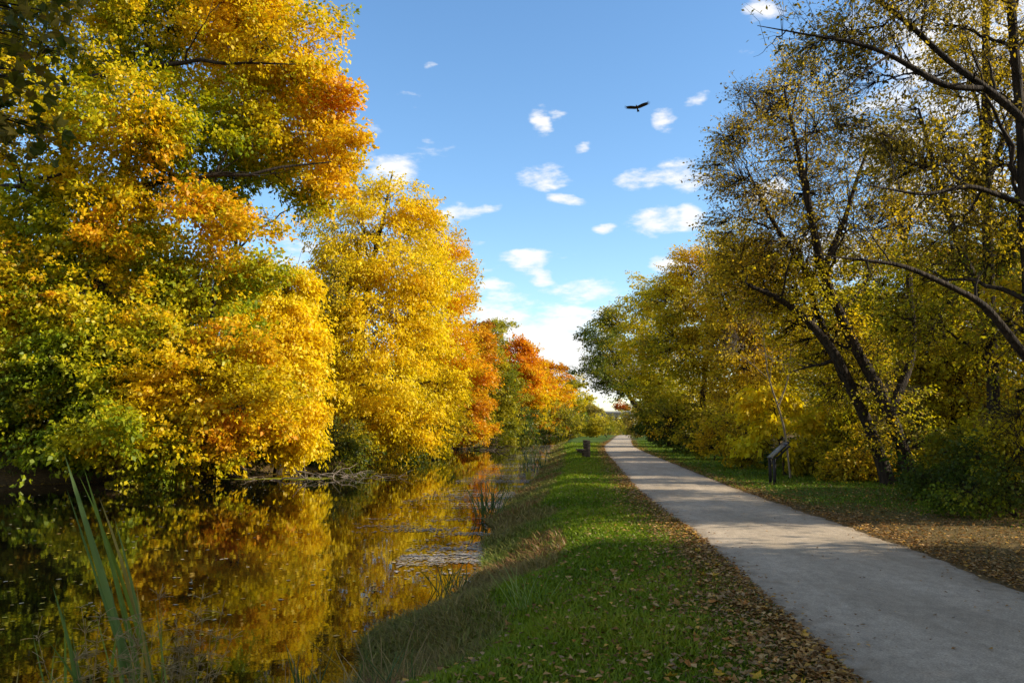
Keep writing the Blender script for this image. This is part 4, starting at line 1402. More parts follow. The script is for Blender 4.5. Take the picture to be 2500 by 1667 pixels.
# ------------------------------------------------------------------ leaves
PAL = {
 'yellow': [(0.56, 0.439, 0.008), (0.74, 0.563, 0.01), (0.8, 0.602, 0.014), (0.74, 0.506, 0.008)],
 'yellow2':     [(0.42, 0.42, 0.02), (0.62, 0.55, 0.02), (0.72, 0.60, 0.03), (0.55, 0.48, 0.02)],
 'gold': [(0.46, 0.367, 0.008), (0.66, 0.47, 0.008), (0.74, 0.498, 0.008), (0.72, 0.423, 0.008)],
 'goldorange': [(0.62, 0.46, 0.01), (0.72, 0.46, 0.01), (0.74, 0.396, 0.01), (0.72, 0.313, 0.01)],
 'orangegold': [(0.48, 0.364, 0.01), (0.66, 0.419, 0.01), (0.72, 0.346, 0.01), (0.7, 0.273, 0.012)],
 'orange':      [(0.68, 0.42, 0.010), (0.70, 0.35, 0.008), (0.68, 0.28, 0.008), (0.60, 0.20, 0.010)],
 'rust':        [(0.50, 0.35, 0.010), (0.60, 0.32, 0.010), (0.60, 0.26, 0.010), (0.50, 0.20, 0.012)],
 'red':         [(0.44, 0.18, 0.012), (0.44, 0.11, 0.012), (0.34, 0.08, 0.014), (0.38, 0.18, 0.02)],
 'goldgreen': [(0.18, 0.237, 0.008), (0.42, 0.399, 0.008), (0.68, 0.513, 0.008), (0.74, 0.446, 0.006)],
 'greenyellow': [(0.13, 0.20, 0.010), (0.26, 0.31, 0.012), (0.44, 0.42, 0.012), (0.62, 0.49, 0.012)],
 'orangegreen': [(0.10, 0.14, 0.012), (0.28, 0.24, 0.012), (0.56, 0.33, 0.010), (0.58, 0.24, 0.012)],
 'green':       [(0.05, 0.10, 0.010), (0.08, 0.14, 0.010), (0.15, 0.20, 0.012), (0.32, 0.31, 0.012)],
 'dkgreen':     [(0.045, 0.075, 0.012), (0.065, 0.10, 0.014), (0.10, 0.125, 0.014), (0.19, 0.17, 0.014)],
 'palegreen':   [(0.30, 0.32, 0.05), (0.40, 0.38, 0.06), (0.48, 0.43, 0.06), (0.32, 0.31, 0.03)],
 'olive':       [(0.15, 0.17, 0.012), (0.25, 0.23, 0.014), (0.37, 0.31, 0.014), (0.50, 0.39, 0.014)],
 'oliveb':      [(0.18, 0.155, 0.04), (0.25, 0.20, 0.045), (0.31, 0.24, 0.04), (0.34, 0.23, 0.035)],
 'goldolive':   [(0.26, 0.26, 0.012), (0.44, 0.38, 0.012), (0.58, 0.47, 0.012), (0.64, 0.46, 0.012)],
 'browngold':   [(0.30, 0.22, 0.025), (0.50, 0.37, 0.02), (0.62, 0.44, 0.014), (0.60, 0.36, 0.014)],
 'brown':       [(0.24, 0.17, 0.045), (0.36, 0.25, 0.045), (0.52, 0.36, 0.03), (0.60, 0.43, 0.02)],
 'dkbrown':     [(0.15, 0.125, 0.028), (0.25, 0.19, 0.028), (0.36, 0.26, 0.024), (0.52, 0.37, 0.015)],
}
def pal_color(pal, t):
    t = np.clip(t, 0, 0.9999) * 3; i = t.astype(int); f = (t - i)[:, None]
    P = np.array(PAL[pal]); return P[i] * (1 - f) + P[i + 1] * f

def leaf_quads(pos, axis, nrm, size, asp, fold=0.12, curl=0.0):
    """diamond leaves: base, side, tip, side"""
    side = norm(np.cross(axis, nrm)); up = np.cross(side, axis)
    s = size[:, None]
    mid = pos + axis * s * 0.42 + up * s * fold
    tip = pos + axis * s - up * s * curl
    w = side * s * asp * 0.5
    v = np.stack([pos, mid - w, tip, mid + w], 1).reshape(-1, 3)
    return v, np.arange(len(v)).reshape(-1, 4)

def leaf_tris(pos, axis, nrm, size, asp):
    side = norm(np.cross(axis, nrm)); s = size[:, None]; w = side * s * asp * 0.5; up = np.cross(side, axis) * s * 0.1
    v = np.stack([pos - w + axis * s * 0.15, pos + axis * s * 1.05 - up, pos + w + axis * s * 0.15], 1).reshape(-1, 3)
    return v, np.arange(len(v)).reshape(-1, 3)

def bez(a, b, c, K):
    t = np.linspace(0, 1, K)[None, :, None]
    return (1 - t) ** 2 * a[:, None] + 2 * t * (1 - t) * b[:, None] + t ** 2 * c[:, None]

def resample(pl, K):
    pl = np.asarray(pl, float)
    d = np.concatenate([[0], np.cumsum(np.linalg.norm(np.diff(pl[:, :3], axis=0), axis=1))])
    t = np.linspace(0, d[-1], K)
    # smooth interpolation
    out = np.stack([np.interp(t, d, pl[:, k]) for k in range(pl.shape[1])], 1)
    for _ in range(2):
        out[1:-1] = 0.25 * out[:-2] + 0.5 * out[1:-1] + 0.25 * out[2:]
    return out

def make_tree(S):
    R = np.random.default_rng(1000 + S['seed'])
    base = np.array(S['base'], float)
    base[2] = float(ground_z(base[0], base[1])) - 0.15
    lobes = S['lobes']; cen = np.array([l[:3] for l in lobes]); rad = np.array([l[3:6] for l in lobes])
    wts = np.array([l[7] * (l[3] * l[4] * l[5]) ** (2 / 3) for l in lobes]); wts = wts / wts.sum()
    top = cen[np.argmax(cen[:, 2])]
    wood = Geo(); fine = Geo()
    trunk_pts = []
    if S['trunks']:
        for ti, t in enumerate(S['trunks']):
            t = np.array(t, float)
            if ti == 0 or t[0][2] < 1.0: t[0, 2] = float(ground_z(t[0, 0], t[0, 1])) - 0.2
            p = resample(t, 22)
            p[:, :2] += (vnoise(p[:, :3], 0.9, S['seed'] + ti)[:, None] - 0.5) * p[:, 3:4] * 1.2
            if ti == 0: p[0, 3] *= 1.45; p[1, 3] *= 1.12
            pr = p.copy(); pr[:, 3] *= 0.85 + 0.35 * vnoise(p[:, :3], 1.6, S['seed'] + 31)
            wood.tubes(p[:, :3], pr[:, 3], 10); trunk_pts.append(p)
        base = np.array(trunk_pts[0][0, :3])
    else:
        c = cen.mean(0); tp = np.array([top[0], top[1], top[2] + 0.2 * rad[np.argmax(cen[:, 2])][2]])
        t = np.array([[*base, S['trunk_r']], [*(base * 0.75 + np.array([c[0], c[1], c[2]]) * 0.25), S['trunk_r'] * .85], [c[0], c[1], (c[2] + base[2]) * 0.55 + 0.1, S['trunk_r'] * .65], [(c[0] + tp[0]) / 2, (c[1] + tp[1]) / 2, (c[2] + tp[2]) / 2, S['trunk_r'] * .4], [*tp, 0.03]])
        p = resample(t, 20); p[:, :2] += (R.random((20, 2)) - .5) * 0.12 * np.linspace(0, 1, 20)[:, None]
        p[0, 3] *= 1.4
        wood.tubes(p[:, :3], p[:, 3], 8); trunk_pts.append(p)
    for t in (S['limbs'] or []):
        p = resample(np.array(t, float), 16)
        p[:, 2] += (vnoise(p[:, :3], 0.8, 77)- 0.5) * 0.4
        wood.tubes(p[:, :3], p[:, 3], 7); trunk_pts.append(p)
    # side branches fork off every stem and limb
    for p in list(trunk_pts):
        tot = np.linalg.norm(np.diff(p[:, :3], axis=0), axis=1).sum()
        for k in range(int(4 + R.integers(0, 4)) if S['twigs'] == 2 else 3):
            i0 = int(R.integers(len(p) // 3, len(p) - 2)); a = p[i0]
            tg = norm(p[i0 + 1, :3] - p[i0 - 1, :3]); d = norm(tg * 0.9 + R.normal(size=3) * 0.65 + np.array([0, 0, 0.25])); ln = tot * (0.12 + 0.2 * R.random())
            c1 = a[:3] + d * ln * 0.5 + R.normal(size=3) * 0.05 * ln; e = a[:3] + d * ln + np.array([0, 0, 0.12 * ln * R.normal()]) + R.normal(size=3) * 0.08 * ln
            P = bez(a[None, :3], c1[None], e[None], 9); P[0, 1:-1] += R.normal(size=(7, 3)) * 0.012 * ln
            r0 = max(0.008, a[3] * 0.5); wood.tubes(P, np.linspace(r0, r0 * 0.15, 9)[None], 6)
            for q_ in range(3):
                b0 = P[0][int(R.integers(3, 8))]; d2 = norm(d + R.normal(size=3) * 0.8); l2 = ln * (0.2 + 0.3 * R.random())
                P2 = bez(b0[None], (b0 + d2 * l2 * 0.5 + R.normal(size=3) * 0.04 * l2)[None], (b0 + d2 * l2)[None], 6); wood.tubes(P2, np.linspace(r0 * 0.4, r0 * 0.08, 6)[None], 4)
    allp = np.concatenate(trunk_pts)
    # boughs: flattened shelves of foliage pointing outwards; each carries a couple of dozen sprays
    n_spray = max(4, S['n'] // S['per']); per_b = 15 if n_spray > 200 else 3
    nb = max(3, n_spray // per_b)
    bl = R.choice(len(lobes), nb, p=wts)
    ub = norm(R.normal(size=(nb, 3)))
    rr = np.where(R.random(nb) < 0.8, 0.55 + 0.42 * R.random(nb) ** 0.7, R.random(nb) ** 0.5 * 0.65)
    bump = 0.70 + 0.5 * vnoise(ub * 2.6 + bl[:, None] * 3.7, 1.0, S['seed'])
    bc = cen[bl] + ub * rad[bl] * (rr * bump)[:, None]
    axm = np.array([allp[:, 0].mean(), allp[:, 1].mean(), 0])
    bh = bc - axm; bh[:, 2] = 0; bh = norm(bh)
    bd = norm(ub * 0.7 + bh * 0.7 + np.array([0, 0, 0.22 - 0.8 * S['droop']]) + R.normal(size=bc.shape) * 0.3)
    Lb = S['spray'] * (1.0 + 1.6 * R.random(nb)) * np.clip(rad[bl].mean(1) / (S['spray'] * 2.2), 0.45, 1.15)
    bi = np.repeat(np.arange(nb), per_b); n_spray = len(bi)
    tb = R.random(n_spray)
    jit = R.normal(size=(n_spray, 3)) * (0.36 * Lb[bi] * (1.15 - 0.75 * tb))[:, None]; jit[:, 2] *= 0.55
    q = bc[bi] + bd[bi] * ((tb - 0.35) * Lb[bi])[:, None] + jit
    q[:, 2] -= (np.clip(tb - 0.3, 0, 1) ** 2) * Lb[bi] * 0.5 * max(0, S['droop'])
    li = bl[bi]; u = ub[bi]; btone = (R.random(nb) - 0.5)[bi] * 0.34
    q[:, 2] = np.maximum(q[:, 2], WATER_Z + 0.25 + R.random(len(q)) * .3)
    # limbs to lobes and sub-branches
    bp = []; 
    for k in range(len(lobes)):
        c = cen[k]
        cand = allp.copy()
        hd = np.linalg.norm(cand[:, :2] - c[:2], axis=1)
        dz = c[2] - cand[:, 2]
        cost = hd + np.abs(dz - 0.55 * hd) * 0.9
        a = cand[np.argmin(cost)]
        ln = np.linalg.norm(c - a[:3])
        if ln > 0.3:
            ctrl = a[:3] + (c - a[:3]) * 0.45 + np.array([0, 0, 0.12 * ln]) + R.normal(size=3) * 0.06 * ln
            P = bez(a[None, :3], ctrl[None], c[None], 10)
            P[0, 1:-1] += R.normal(size=(8, 3)) * 0.02 * ln
            r0 = min(a[3] * 0.7, 0.02 + 0.012 * ln + 0.012 * rad[k].mean()); r0 = max(r0, 0.015)
            wood.tubes(P, np.linspace(r0, r0 * 0.3, 10)[None], 6)
            pts = P[0]
        else:
            pts = np.array([c]); r0 = 0.05
        m = max(3, int((li == k).sum() / 11))
        sub = c + norm(R.normal(size=(m, 3))) * rad[k] * (0.35 + 0.5 * R.random((m, 1)))
        sub[:, 2] = np.maximum(sub[:, 2], WATER_Z + .3)
        src = np.concatenate([pts[2:] if len(pts) > 3 else pts, allp[np.linalg.norm((allp[:, :3] - c) / rad[k], axis=1) < 1.0][:, :3]])
        j = np.argmin(np.linalg.norm(sub[:, None] - src[None], axis=2) + R.random((m, len(src))) * 0.4 * rad[k].mean(), axis=1)
        A = src[j]; ctrl = (A + sub) / 2 + R.normal(size=A.shape) * 0.12 * np.linalg.norm(sub - A, axis=1, keepdims=True)
        P = bez(A, ctrl, sub, 4)
        r1 = max(0.006, min(r0 * 0.42, 0.006 + 0.012 * rad[k].mean()))
        fine.tubes(P, np.tile(np.linspace(r1, r1 * 0.4, 4), (m, 1)), 3)
        bp.append(P.reshape(-1, 3)); bp.append(pts)
    bp = np.concatenate(bp)
    # spray direction
    out_dir = norm((q - cen[li]) / rad[li]); ctr = cen.mean(0)
    hor = q - np.array([allp[:, 0].mean(), allp[:, 1].mean(), 0]); hor[:, 2] = 0; hor = norm(hor)
    sdir = norm(out_dir * 0.7 + hor * 0.6 + np.array([0, 0, 0.25 - S['droop']]) + R.normal(size=q.shape) * 0.35)
    # twigs
    if S['twigs']:
        J = np.empty(n_spray, int)
        for a in range(0, n_spray, 2000):
            J[a:a + 2000] = np.argmin(((q[a:a + 2000, None] - bp[None]) ** 2).sum(2), axis=1)
        A = bp[J]; tipp = q + sdir * S['spray'] * 0.9
        ok = np.linalg.norm(q - A, axis=1) < 4.0
        sel = ok & (R.random(n_spray) < (1.0 if S['cat'] == 'tree' and base[1] < 35 else 0.5)) if S['twigs'] == 2 else ok & (R.random(n_spray) < 0.2)
        rt = min(0.02, max(0.004, 0.00025 * base[1])) if S['twigs'] == 2 else max(0.005, 0.0002 * base[1])
        P = bez(A[sel], q[sel] + R.normal(size=(sel.sum(), 3)) * 0.08, tipp[sel], 3)
        fine.tubes(P, np.tile(np.linspace(rt * 1.6, rt * 0.5, 3), (sel.sum(), 1)), 3)
        if S['twigs'] == 2:      # side twiglets
            P2a = q[sel]; d2 = norm(sdir[sel] + R.normal(size=P2a.shape) * 0.7)
            P = bez(P2a, P2a + d2 * S['spray'] * 0.4, P2a + d2 * S['spray'] * 0.8 + R.normal(size=P2a.shape) * 0.05, 2)
            fine.tubes(P, np.tile(np.linspace(rt, rt * 0.35, 2), (sel.sum(), 1)), 3)
    # leaves along sprays
    k = S['per']
    idx = np.repeat(np.arange(n_spray), k)
    t = R.random(len(idx))
    wid = S['spray'] * 0.34
    off = R.normal(size=(len(idx), 3)) * wid * (1.05 - 0.75 * t)[:, None]; off[:, 2] *= 0.5
    pos = q[idx] + sdir[idx] * (t * S['spray'])[:, None] + off - np.array([0, 0, 1]) * (t ** 2 * S['spray'] * 0.3 * max(0, S['droop']))[:, None]
    axis = norm(sdir[idx] * 0.8 + R.normal(size=pos.shape) * 0.55 + np.array([0, 0, -0.35 - S['droop'] * 0.7]))
    nr = norm(R.normal(size=pos.shape) * 0.8 + np.array([0, 0, 0.55]) + out_dir[idx] * 0.5)
    size = S['leaf'] * (0.5 + 0.95 * R.random(len(idx)) ** 1.3)
    pos[:, 2] = np.maximum(pos[:, 2], WATER_Z + 0.12)
    v, f = leaf_quads(pos, axis, nr, size, S['asp'], 0.10, 0.12) if base[1] < 50 else leaf_tris(pos, axis, nr, size, S['asp'])
    # pigment: patches through the crown plus leaf-to-leaf scatter
    tn = 0.55 * vnoise(q, 0.33, S['seed'] + 9) + 0.45 * vnoise(q, 1.1, S['seed'] + 10)
    tn = (tn - 0.5) * 1.9 + 0.5
    tn = tn + btone
    tl = tn[idx] + R.normal(size=len(idx)) * 0.13
    col = np.zeros((len(idx), 3)); names = [l[6] or S['pal'] for l in lobes]
    lid = li[idx]
    ovr = (R.random(n_spray) < 0.22)[idx]      # some sprays keep the tree's overall colour, so patches mingle
    for pn in set(names):
        msk = np.isin(lid, [i for i, x in enumerate(names) if x == pn]) & ~ovr
        col[msk] = pal_color(pn, tl[msk])
    col[ovr] = pal_color(S['pal'], tl[ovr])
    col *= (0.82 + 0.36 * R.random((len(idx), 1)))
    root = thing(S['name'], S['label'], S['cat'], tuple(base), S['group'])
    bark = M_pale_bark if 'pale' in S['label'].split() and S['cat'] == 'tree' and 'sapling' in S['label'] and 'leafless' in S['label'] else M_bark
    tr = wood.build('trunk', bark, root, True, base)
    tag(fine.build('branches', bark, root, True, base), kind='stuff')
    tag(link('crown', mesh_from('crown', v - base, f, col), M_leaf, root), kind='stuff')
    return root

ROOTS = [make_tree(S) for S in TREES]

# deeper wood, shade trees and undergrowth are copies of kinds already built, turned and resized
BY = {}
for r_, S in zip(ROOTS, TREES): BY[S['label']] = r_
def find(key): return next(BY[l] for l in BY if key in l)

def wood_copies():
    R = np.random.default_rng(5)
    src = [find('round topped golden'), find('olive and gold tree'), find('yellow leaved tree with forked')]
    spots = [(21, 35, 1.0), (25, 27, .9), (24, 43, .95), (29, 35, 1.0), (22, 50, .95), (26, 60, 1.0), (30, 72, 1.0), (29, 86, 1.0), (33, 100, 1.0), (22, 19, .8), (38, 122, 1.0), (42, 150, 1.1), (44, 175, 1.1)]
    for i, (x, y, s) in enumerate(spots):
        o = src[i % 3]; s *= 0.85 + 0.25 * R.random()
        if i % 3 == 2: s *= 1.25
        copy_tree(o, (x, y, float(ground_z(x, y)) - 0.2), R.random() * 6.28, (s, s, s * (0.55 + 0.2 * R.random())), 'yellow leaved tree standing deep in the wood behind the edge trees', 'tree', 'trees deep in the wood')
    # trees beside and behind the camera whose shade falls over the foreground
    for i, (x, y, s) in enumerate([(12.6, 8.0, .9), (13.5, 2.0, 1.0), (14, -4, 1.0), (17, 5, 1.05), (15.5, 16.0, .95), (13, -11, 1.0)]):
        copy_tree(src[i % 2] if i != 4 else find('half bare golden brown tree'), (x, y, float(ground_z(x, y)) - 0.2), 1.1 * i + .4, (s, s, s * .95), 'shade tree along the wood edge beside the near path, out past the right border', 'tree', 'shade trees beside the near path')
    # woods behind the far bank
    src2 = [find('dark olive tree with pale'), find('olive and gold tree')]
    for i, (x, y, s) in enumerate([(-27, 52, .95), (-20, 58, .9), (-33, 44, 1.0), (-17, 76, .9), (-24, 90, 1.0), (-17, 100, .85), (-14, 120, 1.0), (-22, 135, 1.0), (-8, 150, .9), (-12, 172, 1.0), (0, 190, 1.0), (-40, 62, 1.0), (-36, 80, 1.0)]):
        copy_tree(src2[i % 2], (x, y, float(ground_z(x, y)) - 0.2), 2.3 * i, (s, s, s * .8), 'dark olive tree in the second row behind the bright far bank trees', 'tree', 'second row of trees behind the far bank')
    src3 = find('dark green shrub mass below')
    for i, (x, y, s) in enumerate([(-14, 70, .9), (-15, 92, .9), (-13, 112, 1.0), (-9, 140, 1.0), (-2, 165, 1.0), (5, 195, 1.1), (10, 240, 1.1), (-20, 150, 1.2)]):
        copy_tree(src3, (x, y, float(ground_z(x, y)) - 0.1), 1.7 * i, (s, s, s * 1.3), 'shadowed bush in the understorey behind the far bank trees', 'shrub', 'bushes behind the far bank trees')
    src5 = find('waterline under the leftmost')
    for i, (x, y, s) in enumerate([(-25, 44, 1.4), (-32, 39, 1.4), (-19, 50, 1.5), (-14, 49, 1.2)]):
        copy_tree(src5, (x, y, float(ground_z(x, y)) - 0.1), 1.7 * i, (s, s, s * 1.3), 'shadowed bush in the understorey behind the far bank trees', 'shrub', 'bushes behind the far bank trees')
    src4 = find('brownish olive tree beside')
    for i, (x, y, s) in enumerate([(4, 330, 1.4), (20, 345, 1.3), (38, 330, 1.2), (55, 320, 1.3), (70, 335, 1.4), (90, 330, 1.5), (-18, 320, 1.5), (47, 360, 1.2), (30, 300, .8), (62, 290, 1.2), (-40, 300, 1.5)]):
        copy_tree(src4, (x, y, float(ground_z(x, y)) - 0.2), 1.3 * i, (s, s, s), 'hazy brown olive tree in the distance beyond the bridge', 'tree', 'distant trees beyond the bridge')
wood_copies()

# ------------------------------------------------------------------ grass, leaf litter, floating leaves (ground cover nobody could count)
def blades(x, y, h, w, lean, col, R):
    z = ground_z(x, y) - 0.01
    n = len(x)
    a = R.random(n) * 6.283
    side = np.stack([np.cos(a), np.sin(a), np.zeros(n)], 1)
    fw = np.stack([-np.sin(a), np.cos(a), np.zeros(n)], 1)
    pos = np.stack([x, y, z], 1)
    l = (lean * (0.3 + R.random(n)))[:, None]; H = h[:, None]
    mid = pos + np.array([0, 0, 1]) * H * 0.55 + fw * l * H * 0.25
    tip = pos + np.array([0, 0, 1]) * H * (1 - 0.25 * l) + fw * l * H * 0.95
    ww = side * w[:, None] * 0.5
    v = np.stack([pos, mid - ww, tip, mid + ww], 1).reshape(-1, 3)
    return v, np.arange(4 * n).reshape(-1, 4), col

def inv_y(R, n, a, b, p=2.0):
    """distances with density falling as 1/y^p"""
    u = R.random(n); e = 1 - p
    return (a ** e + u * (b ** e - a ** e)) ** (1 / e)

def build_grass():
    R = np.random.default_rng(21)
    parts = []
    # lawn strip between canal and path
    n = 120000; y = inv_y(R, n, 4.6, 95, 1.7); xl = right_bank(y) + 0.55; xr = fI(PC, y) - HALF + 0.05
    x = xl + (xr - xl) * R.random(n)
    patch = vn2(x, y, 0.45, 41) * .6 + vn2(x, y, 1.7, 42) * .4
    toedge = np.clip((xr - x) / 1.1, 0, 1)
    keep = (R.random(n) < 0.35 + 0.65 * toedge) ; x, y, patch, toedge = x[keep], y[keep], patch[keep], toedge[keep]
    n = len(x)
    h = (0.05 + 0.05 * R.random(n) + 0.07 * np.clip(patch - 0.55, 0, 1) * 2) * (0.6 + 0.4 * toedge); w = 0.005 + 0.0012 * y
    g = np.array([[0.09, 0.15, 0.006], [0.145, 0.215, 0.008], [0.20, 0.27, 0.010], [0.28, 0.28, 0.02]])
    t = np.clip(patch + R.normal(size=n) * 0.18, 0, .999) * 3; i = t.astype(int); f = (t - i)[:, None]
    col = g[i] * (1 - f) + g[i + 1] * f
    dead = R.random(n) < 0.05 + 0.25 * (1 - toedge); col[dead] = np.array([0.22, 0.16, 0.06]) * (0.6 + 0.7 * R.random((dead.sum(), 1)))
    parts.append(blades(x, y, h, w, np.full(n, 0.9), col, R))
    # lawn right of the path
    n = 48000; y = inv_y(R, n, 9, 110, 1.5); xl = fI(PC, y) + HALF; xr = fI(WE, y) + 0.8
    x = xl + (xr - xl) * R.random(n); patch = vn2(x, y, 0.5, 43)
    greenness = np.clip((y - 18) / 8 + (patch - 0.5) * 1.6 + (x - xl) / (xr - xl) * 1.1 - 0.05, 0.0, 1)
    keep = R.random(n) < 0.25 + 0.75 * greenness; x, y, patch, greenness = x[keep], y[keep], patch[keep], greenness[keep]; n = len(x)
    h = 0.04 + 0.06 * R.random(n) * greenness; w = 0.005 + 0.0012 * y
    col = np.where((R.random(n) < greenness)[:, None], np.array([0.125, 0.185, 0.014]) * (0.6 + 0.8 * R.random((n, 1))), np.array([0.20, 0.14, 0.05]) * (0.5 + 0.8 * R.random((n, 1))))
    parts.append(blades(x, y, h, w, np.full(n, 0.9), col, R))
    v = np.concatenate([p[0] for p in parts]); c = np.concatenate([p[2] for p in parts])
    tag(link('lawn_grass', mesh_from('lawn_grass', v, np.arange(len(v)).reshape(-1, 4), c), M_grass), 'short green lawn grass on both sides of the gravel path', 'grass', kind='stuff')
    # rank grass down the canal bank
    n = 55000; y = inv_y(R, n, 4.6, 120, 1.7); s = -0.12 + 1.35 * R.random(n) ** 1.2; x = right_bank(y) + s
    patch = vn2(x, y, 0.5, 45) * .6 + vn2(x, y, 1.9, 46) * .4
    h = (0.09 + 0.20 * R.random(n) * (0.4 + patch)) * np.where(s > 0.9, 0.7, 1); w = 0.005 + 0.0010 * y
    dryness = np.clip(patch * 1.5 - 0.1 + 0.3 * np.clip((13 - y) / 5, 0, 1) + R.normal(size=n) * 0.22 - 0.35 * np.clip(s - 0.7, 0, 1), 0, 1)
    dry = np.array([0.27, 0.20, 0.065]); red = np.array([0.25, 0.13, 0.05]); gr = np.array([0.14, 0.20, 0.02])
    col = gr * (1 - dryness[:, None]) + dry * dryness[:, None]
    rd = (vn2(x, y, 0.9, 47) > 0.66) & (R.random(n) < 0.6); col[rd] = red
    col *= 0.55 + 0.75 * R.random((n, 1))
    v, f, c = blades(x, y, h, w, np.full(n, 1.1), col, R)
    tag(link('bank_grass', mesh_from('bank_grass', v, f, c), M_grass), 'long half dry grass matted along the canal bank', 'grass', kind='stuff')
build_grass()

LITTER = np.array([(0.28, 0.135, 0.04), (0.36, 0.20, 0.065), (0.46, 0.28, 0.11), (0.18, 0.09, 0.03), (0.48, 0.26, 0.05), (0.30, 0.19, 0.09)])
def scatter_flat(x, y, z, size, tilt, col, R, asp=0.7):
    n = len(x); a = R.random(n) * 6.283
    axis = norm(np.stack([np.cos(a), np.sin(a), (R.random(n) - .3) * tilt], 1))
    nr = norm(np.stack([(R.random(n) - .5) * tilt, (R.random(n) - .5) * tilt, np.ones(n)], 1))
    v, f = leaf_quads(np.stack([x, y, z], 1), axis, nr, size, asp, 0.10 * min(1, tilt * 2), 0.15 * min(1, tilt * 2))
    return v, f, col

def build_litter():
    R = np.random.default_rng(33); P = []
    # drifts along both path edges
    n = 18000; y = inv_y(R, n, 5, 110, 1.5); side = np.where(R.random(n) < 0.6, -1, 1)
    off = HALF - 0.05 + np.abs(R.normal(size=n)) * (0.18 + 0.5 * vn2(y, side, 0.5, 51))
    x = fI(PC, y) + side * off
    ok = x > right_bank(y) + 0.6; x, y = x[ok], y[ok]
    P.append((x, y, ground_z(x, y) + 0.025 + 0.03 * R.random(len(x)), 0.02 + 0.05 * R.random(len(x)) ** 1.6 + 0.0008 * y))
    # leaf carpet on the right towards the wood
    n = 19000; y = inv_y(R, n, 8, 90, 1.5); xl = fI(PC, y) + HALF; x = xl + (fI(WE, y) + 4 - xl) * R.random(n)
    ok = R.random(n) < np.clip((27 - y) / 8, 0.12, 1); x, y = x[ok], y[ok]
    P.append((x, y, ground_z(x, y) + 0.02 + 0.03 * R.random(len(x)), 0.022 + 0.05 * R.random(len(x)) ** 1.6 + 0.0008 * y))
    # thin scatter over the left lawn and a few on the path
    n = 2600; y = inv_y(R, n, 5, 60, 1.8); xl = right_bank(y) + 0.8; x = xl + (fI(PC, y) - HALF - xl) * R.random(n) ** 0.55
    P.append((x, y, ground_z(x, y) + 0.05 + 0.03 * R.random(n), 0.03 + 0.04 * R.random(n)))
    n = 1100; y = inv_y(R, n, 6, 70, 1.5); sgn = np.where(R.random(n) < .5, -1, 1); x = fI(PC, y) + sgn * HALF * (1 - np.minimum(0.95, np.abs(R.normal(size=n)) * np.where(R.random(n) < .7, 0.10, 0.6)))
    P.append((x, y, np.full(n, 0.034), 0.015 + 0.04 * R.random(n) ** 1.5))
    # forest floor and far bank
    n = 9000; y = inv_y(R, n, 12, 80, 1.3); x = fI(WE, y) + 10 * R.random(n)
    P.append((x, y, ground_z(x, y) + 0.03, 0.08 + 0.05 * R.random(n)))
    n = 9000; y = 20 + 60 * R.random(n); x = fI(LB, y) + 0.8 - 5 * R.random(n) ** 1.5; z = np.maximum(ground_z(x, y), WATER_Z + 0.004) + 0.015
    P.append((x, y, z, 0.07 + 0.06 * R.random(n)))
    V = []; Cc = []
    for k, (x, y, z, s) in enumerate(P):
        c = LITTER[R.integers(0, len(LITTER), len(x))] * (0.6 + 0.7 * R.random((len(x), 1)))
        if k == 5: c = np.array([(0.55, 0.38, 0.03), (0.40, 0.26, 0.04), (0.25, 0.15, 0.04)])[R.integers(0, 3, len(x))]
        v, f, c = scatter_flat(x, y, z, s, 0.7 if k != 5 else 0.15, c, R); V.append(v); Cc.append(c)
    v = np.concatenate(V)
    tag(link('leaf_litter', mesh_from('leaf_litter', v, np.arange(len(v)).reshape(-1, 4), np.concatenate(Cc)), M_dry), 'brown fallen leaves drifted along the path edges and the wood floor', 'leaves', kind='stuff')
    # floating leaves and scum by the near bank
    n = 60000; y = inv_y(R, n, 7.5, 110, 1.3); s = -np.where(y < 18, 1.6, 3.4) * R.random(n) ** 1.4 - 0.02; x = right_bank(y) + s
    pn = vn2(x * 0.45, y * 0.6, 0.9, 61) * 0.45 + vn2(x * 0.5, y * 1.3, 2.6, 62) * 0.55
    ok = (pn > 0.50 + 0.05 * -s - 0.05 * (y > 20) + 0.13 * (y < 24) + 0.15 * R.normal(size=n) ) & (y > 12.5); x, y = x[ok], y[ok]
    n1 = len(x)
    c = np.array([(0.30, 0.25, 0.21), (0.38, 0.33, 0.29), (0.22, 0.17, 0.12), (0.33, 0.27, 0.15)])[R.integers(0, 4, n1)] * (0.6 + 0.6 * R.random((n1, 1)))
    v1, f1, c1 = scatter_flat(x, y, np.full(n1, WATER_Z + 0.006) + R.random(n1) * 0.008, 0.05 + 0.05 * R.random(n1) + 0.0006 * y, 0.06, c, R)
    n2 = 1500; y = inv_y(R, n2, 9, 140, 1.2); l = fI(LB, y); x = l + (right_bank(y) - l) * R.random(n2)
    c = np.array([(0.55, 0.40, 0.05), (0.45, 0.36, 0.22), (0.5, 0.3, 0.08)])[R.integers(0, 3, n2)]
    v2, f2, c2 = scatter_flat(x, y, np.full(n2, WATER_Z + 0.006), 0.05 + 0.04 * R.random(n2) + 0.0008 * y, 0.05, c, R)
    v = np.concatenate([v1, v2])
    tag(link('floating_leaves', mesh_from('floating_leaves', v, np.arange(len(v)).reshape(-1, 4), np.concatenate([c1, c2])), M_float), 'pale mats of floating leaves and scum on the dark canal water', 'leaves', kind='stuff')
    # duckweed by the brush heap: thousands of tiny plants
    n = 26000; a = R.random(n) * 6.283; q = np.sqrt(R.random(n))
    x = -11.0 + np.cos(a) * q * 3.4; y = 37.2 + np.sin(a) * q * 1.1 - (x + 11) * 0.10
    ok = vn2(x, y * 2.2, 0.8, 66) * .6 + vn2(x, y * 2, 3, 67) * .4 > 0.30 + 0.25 * q; x, y = x[ok], y[ok]; n = len(x)
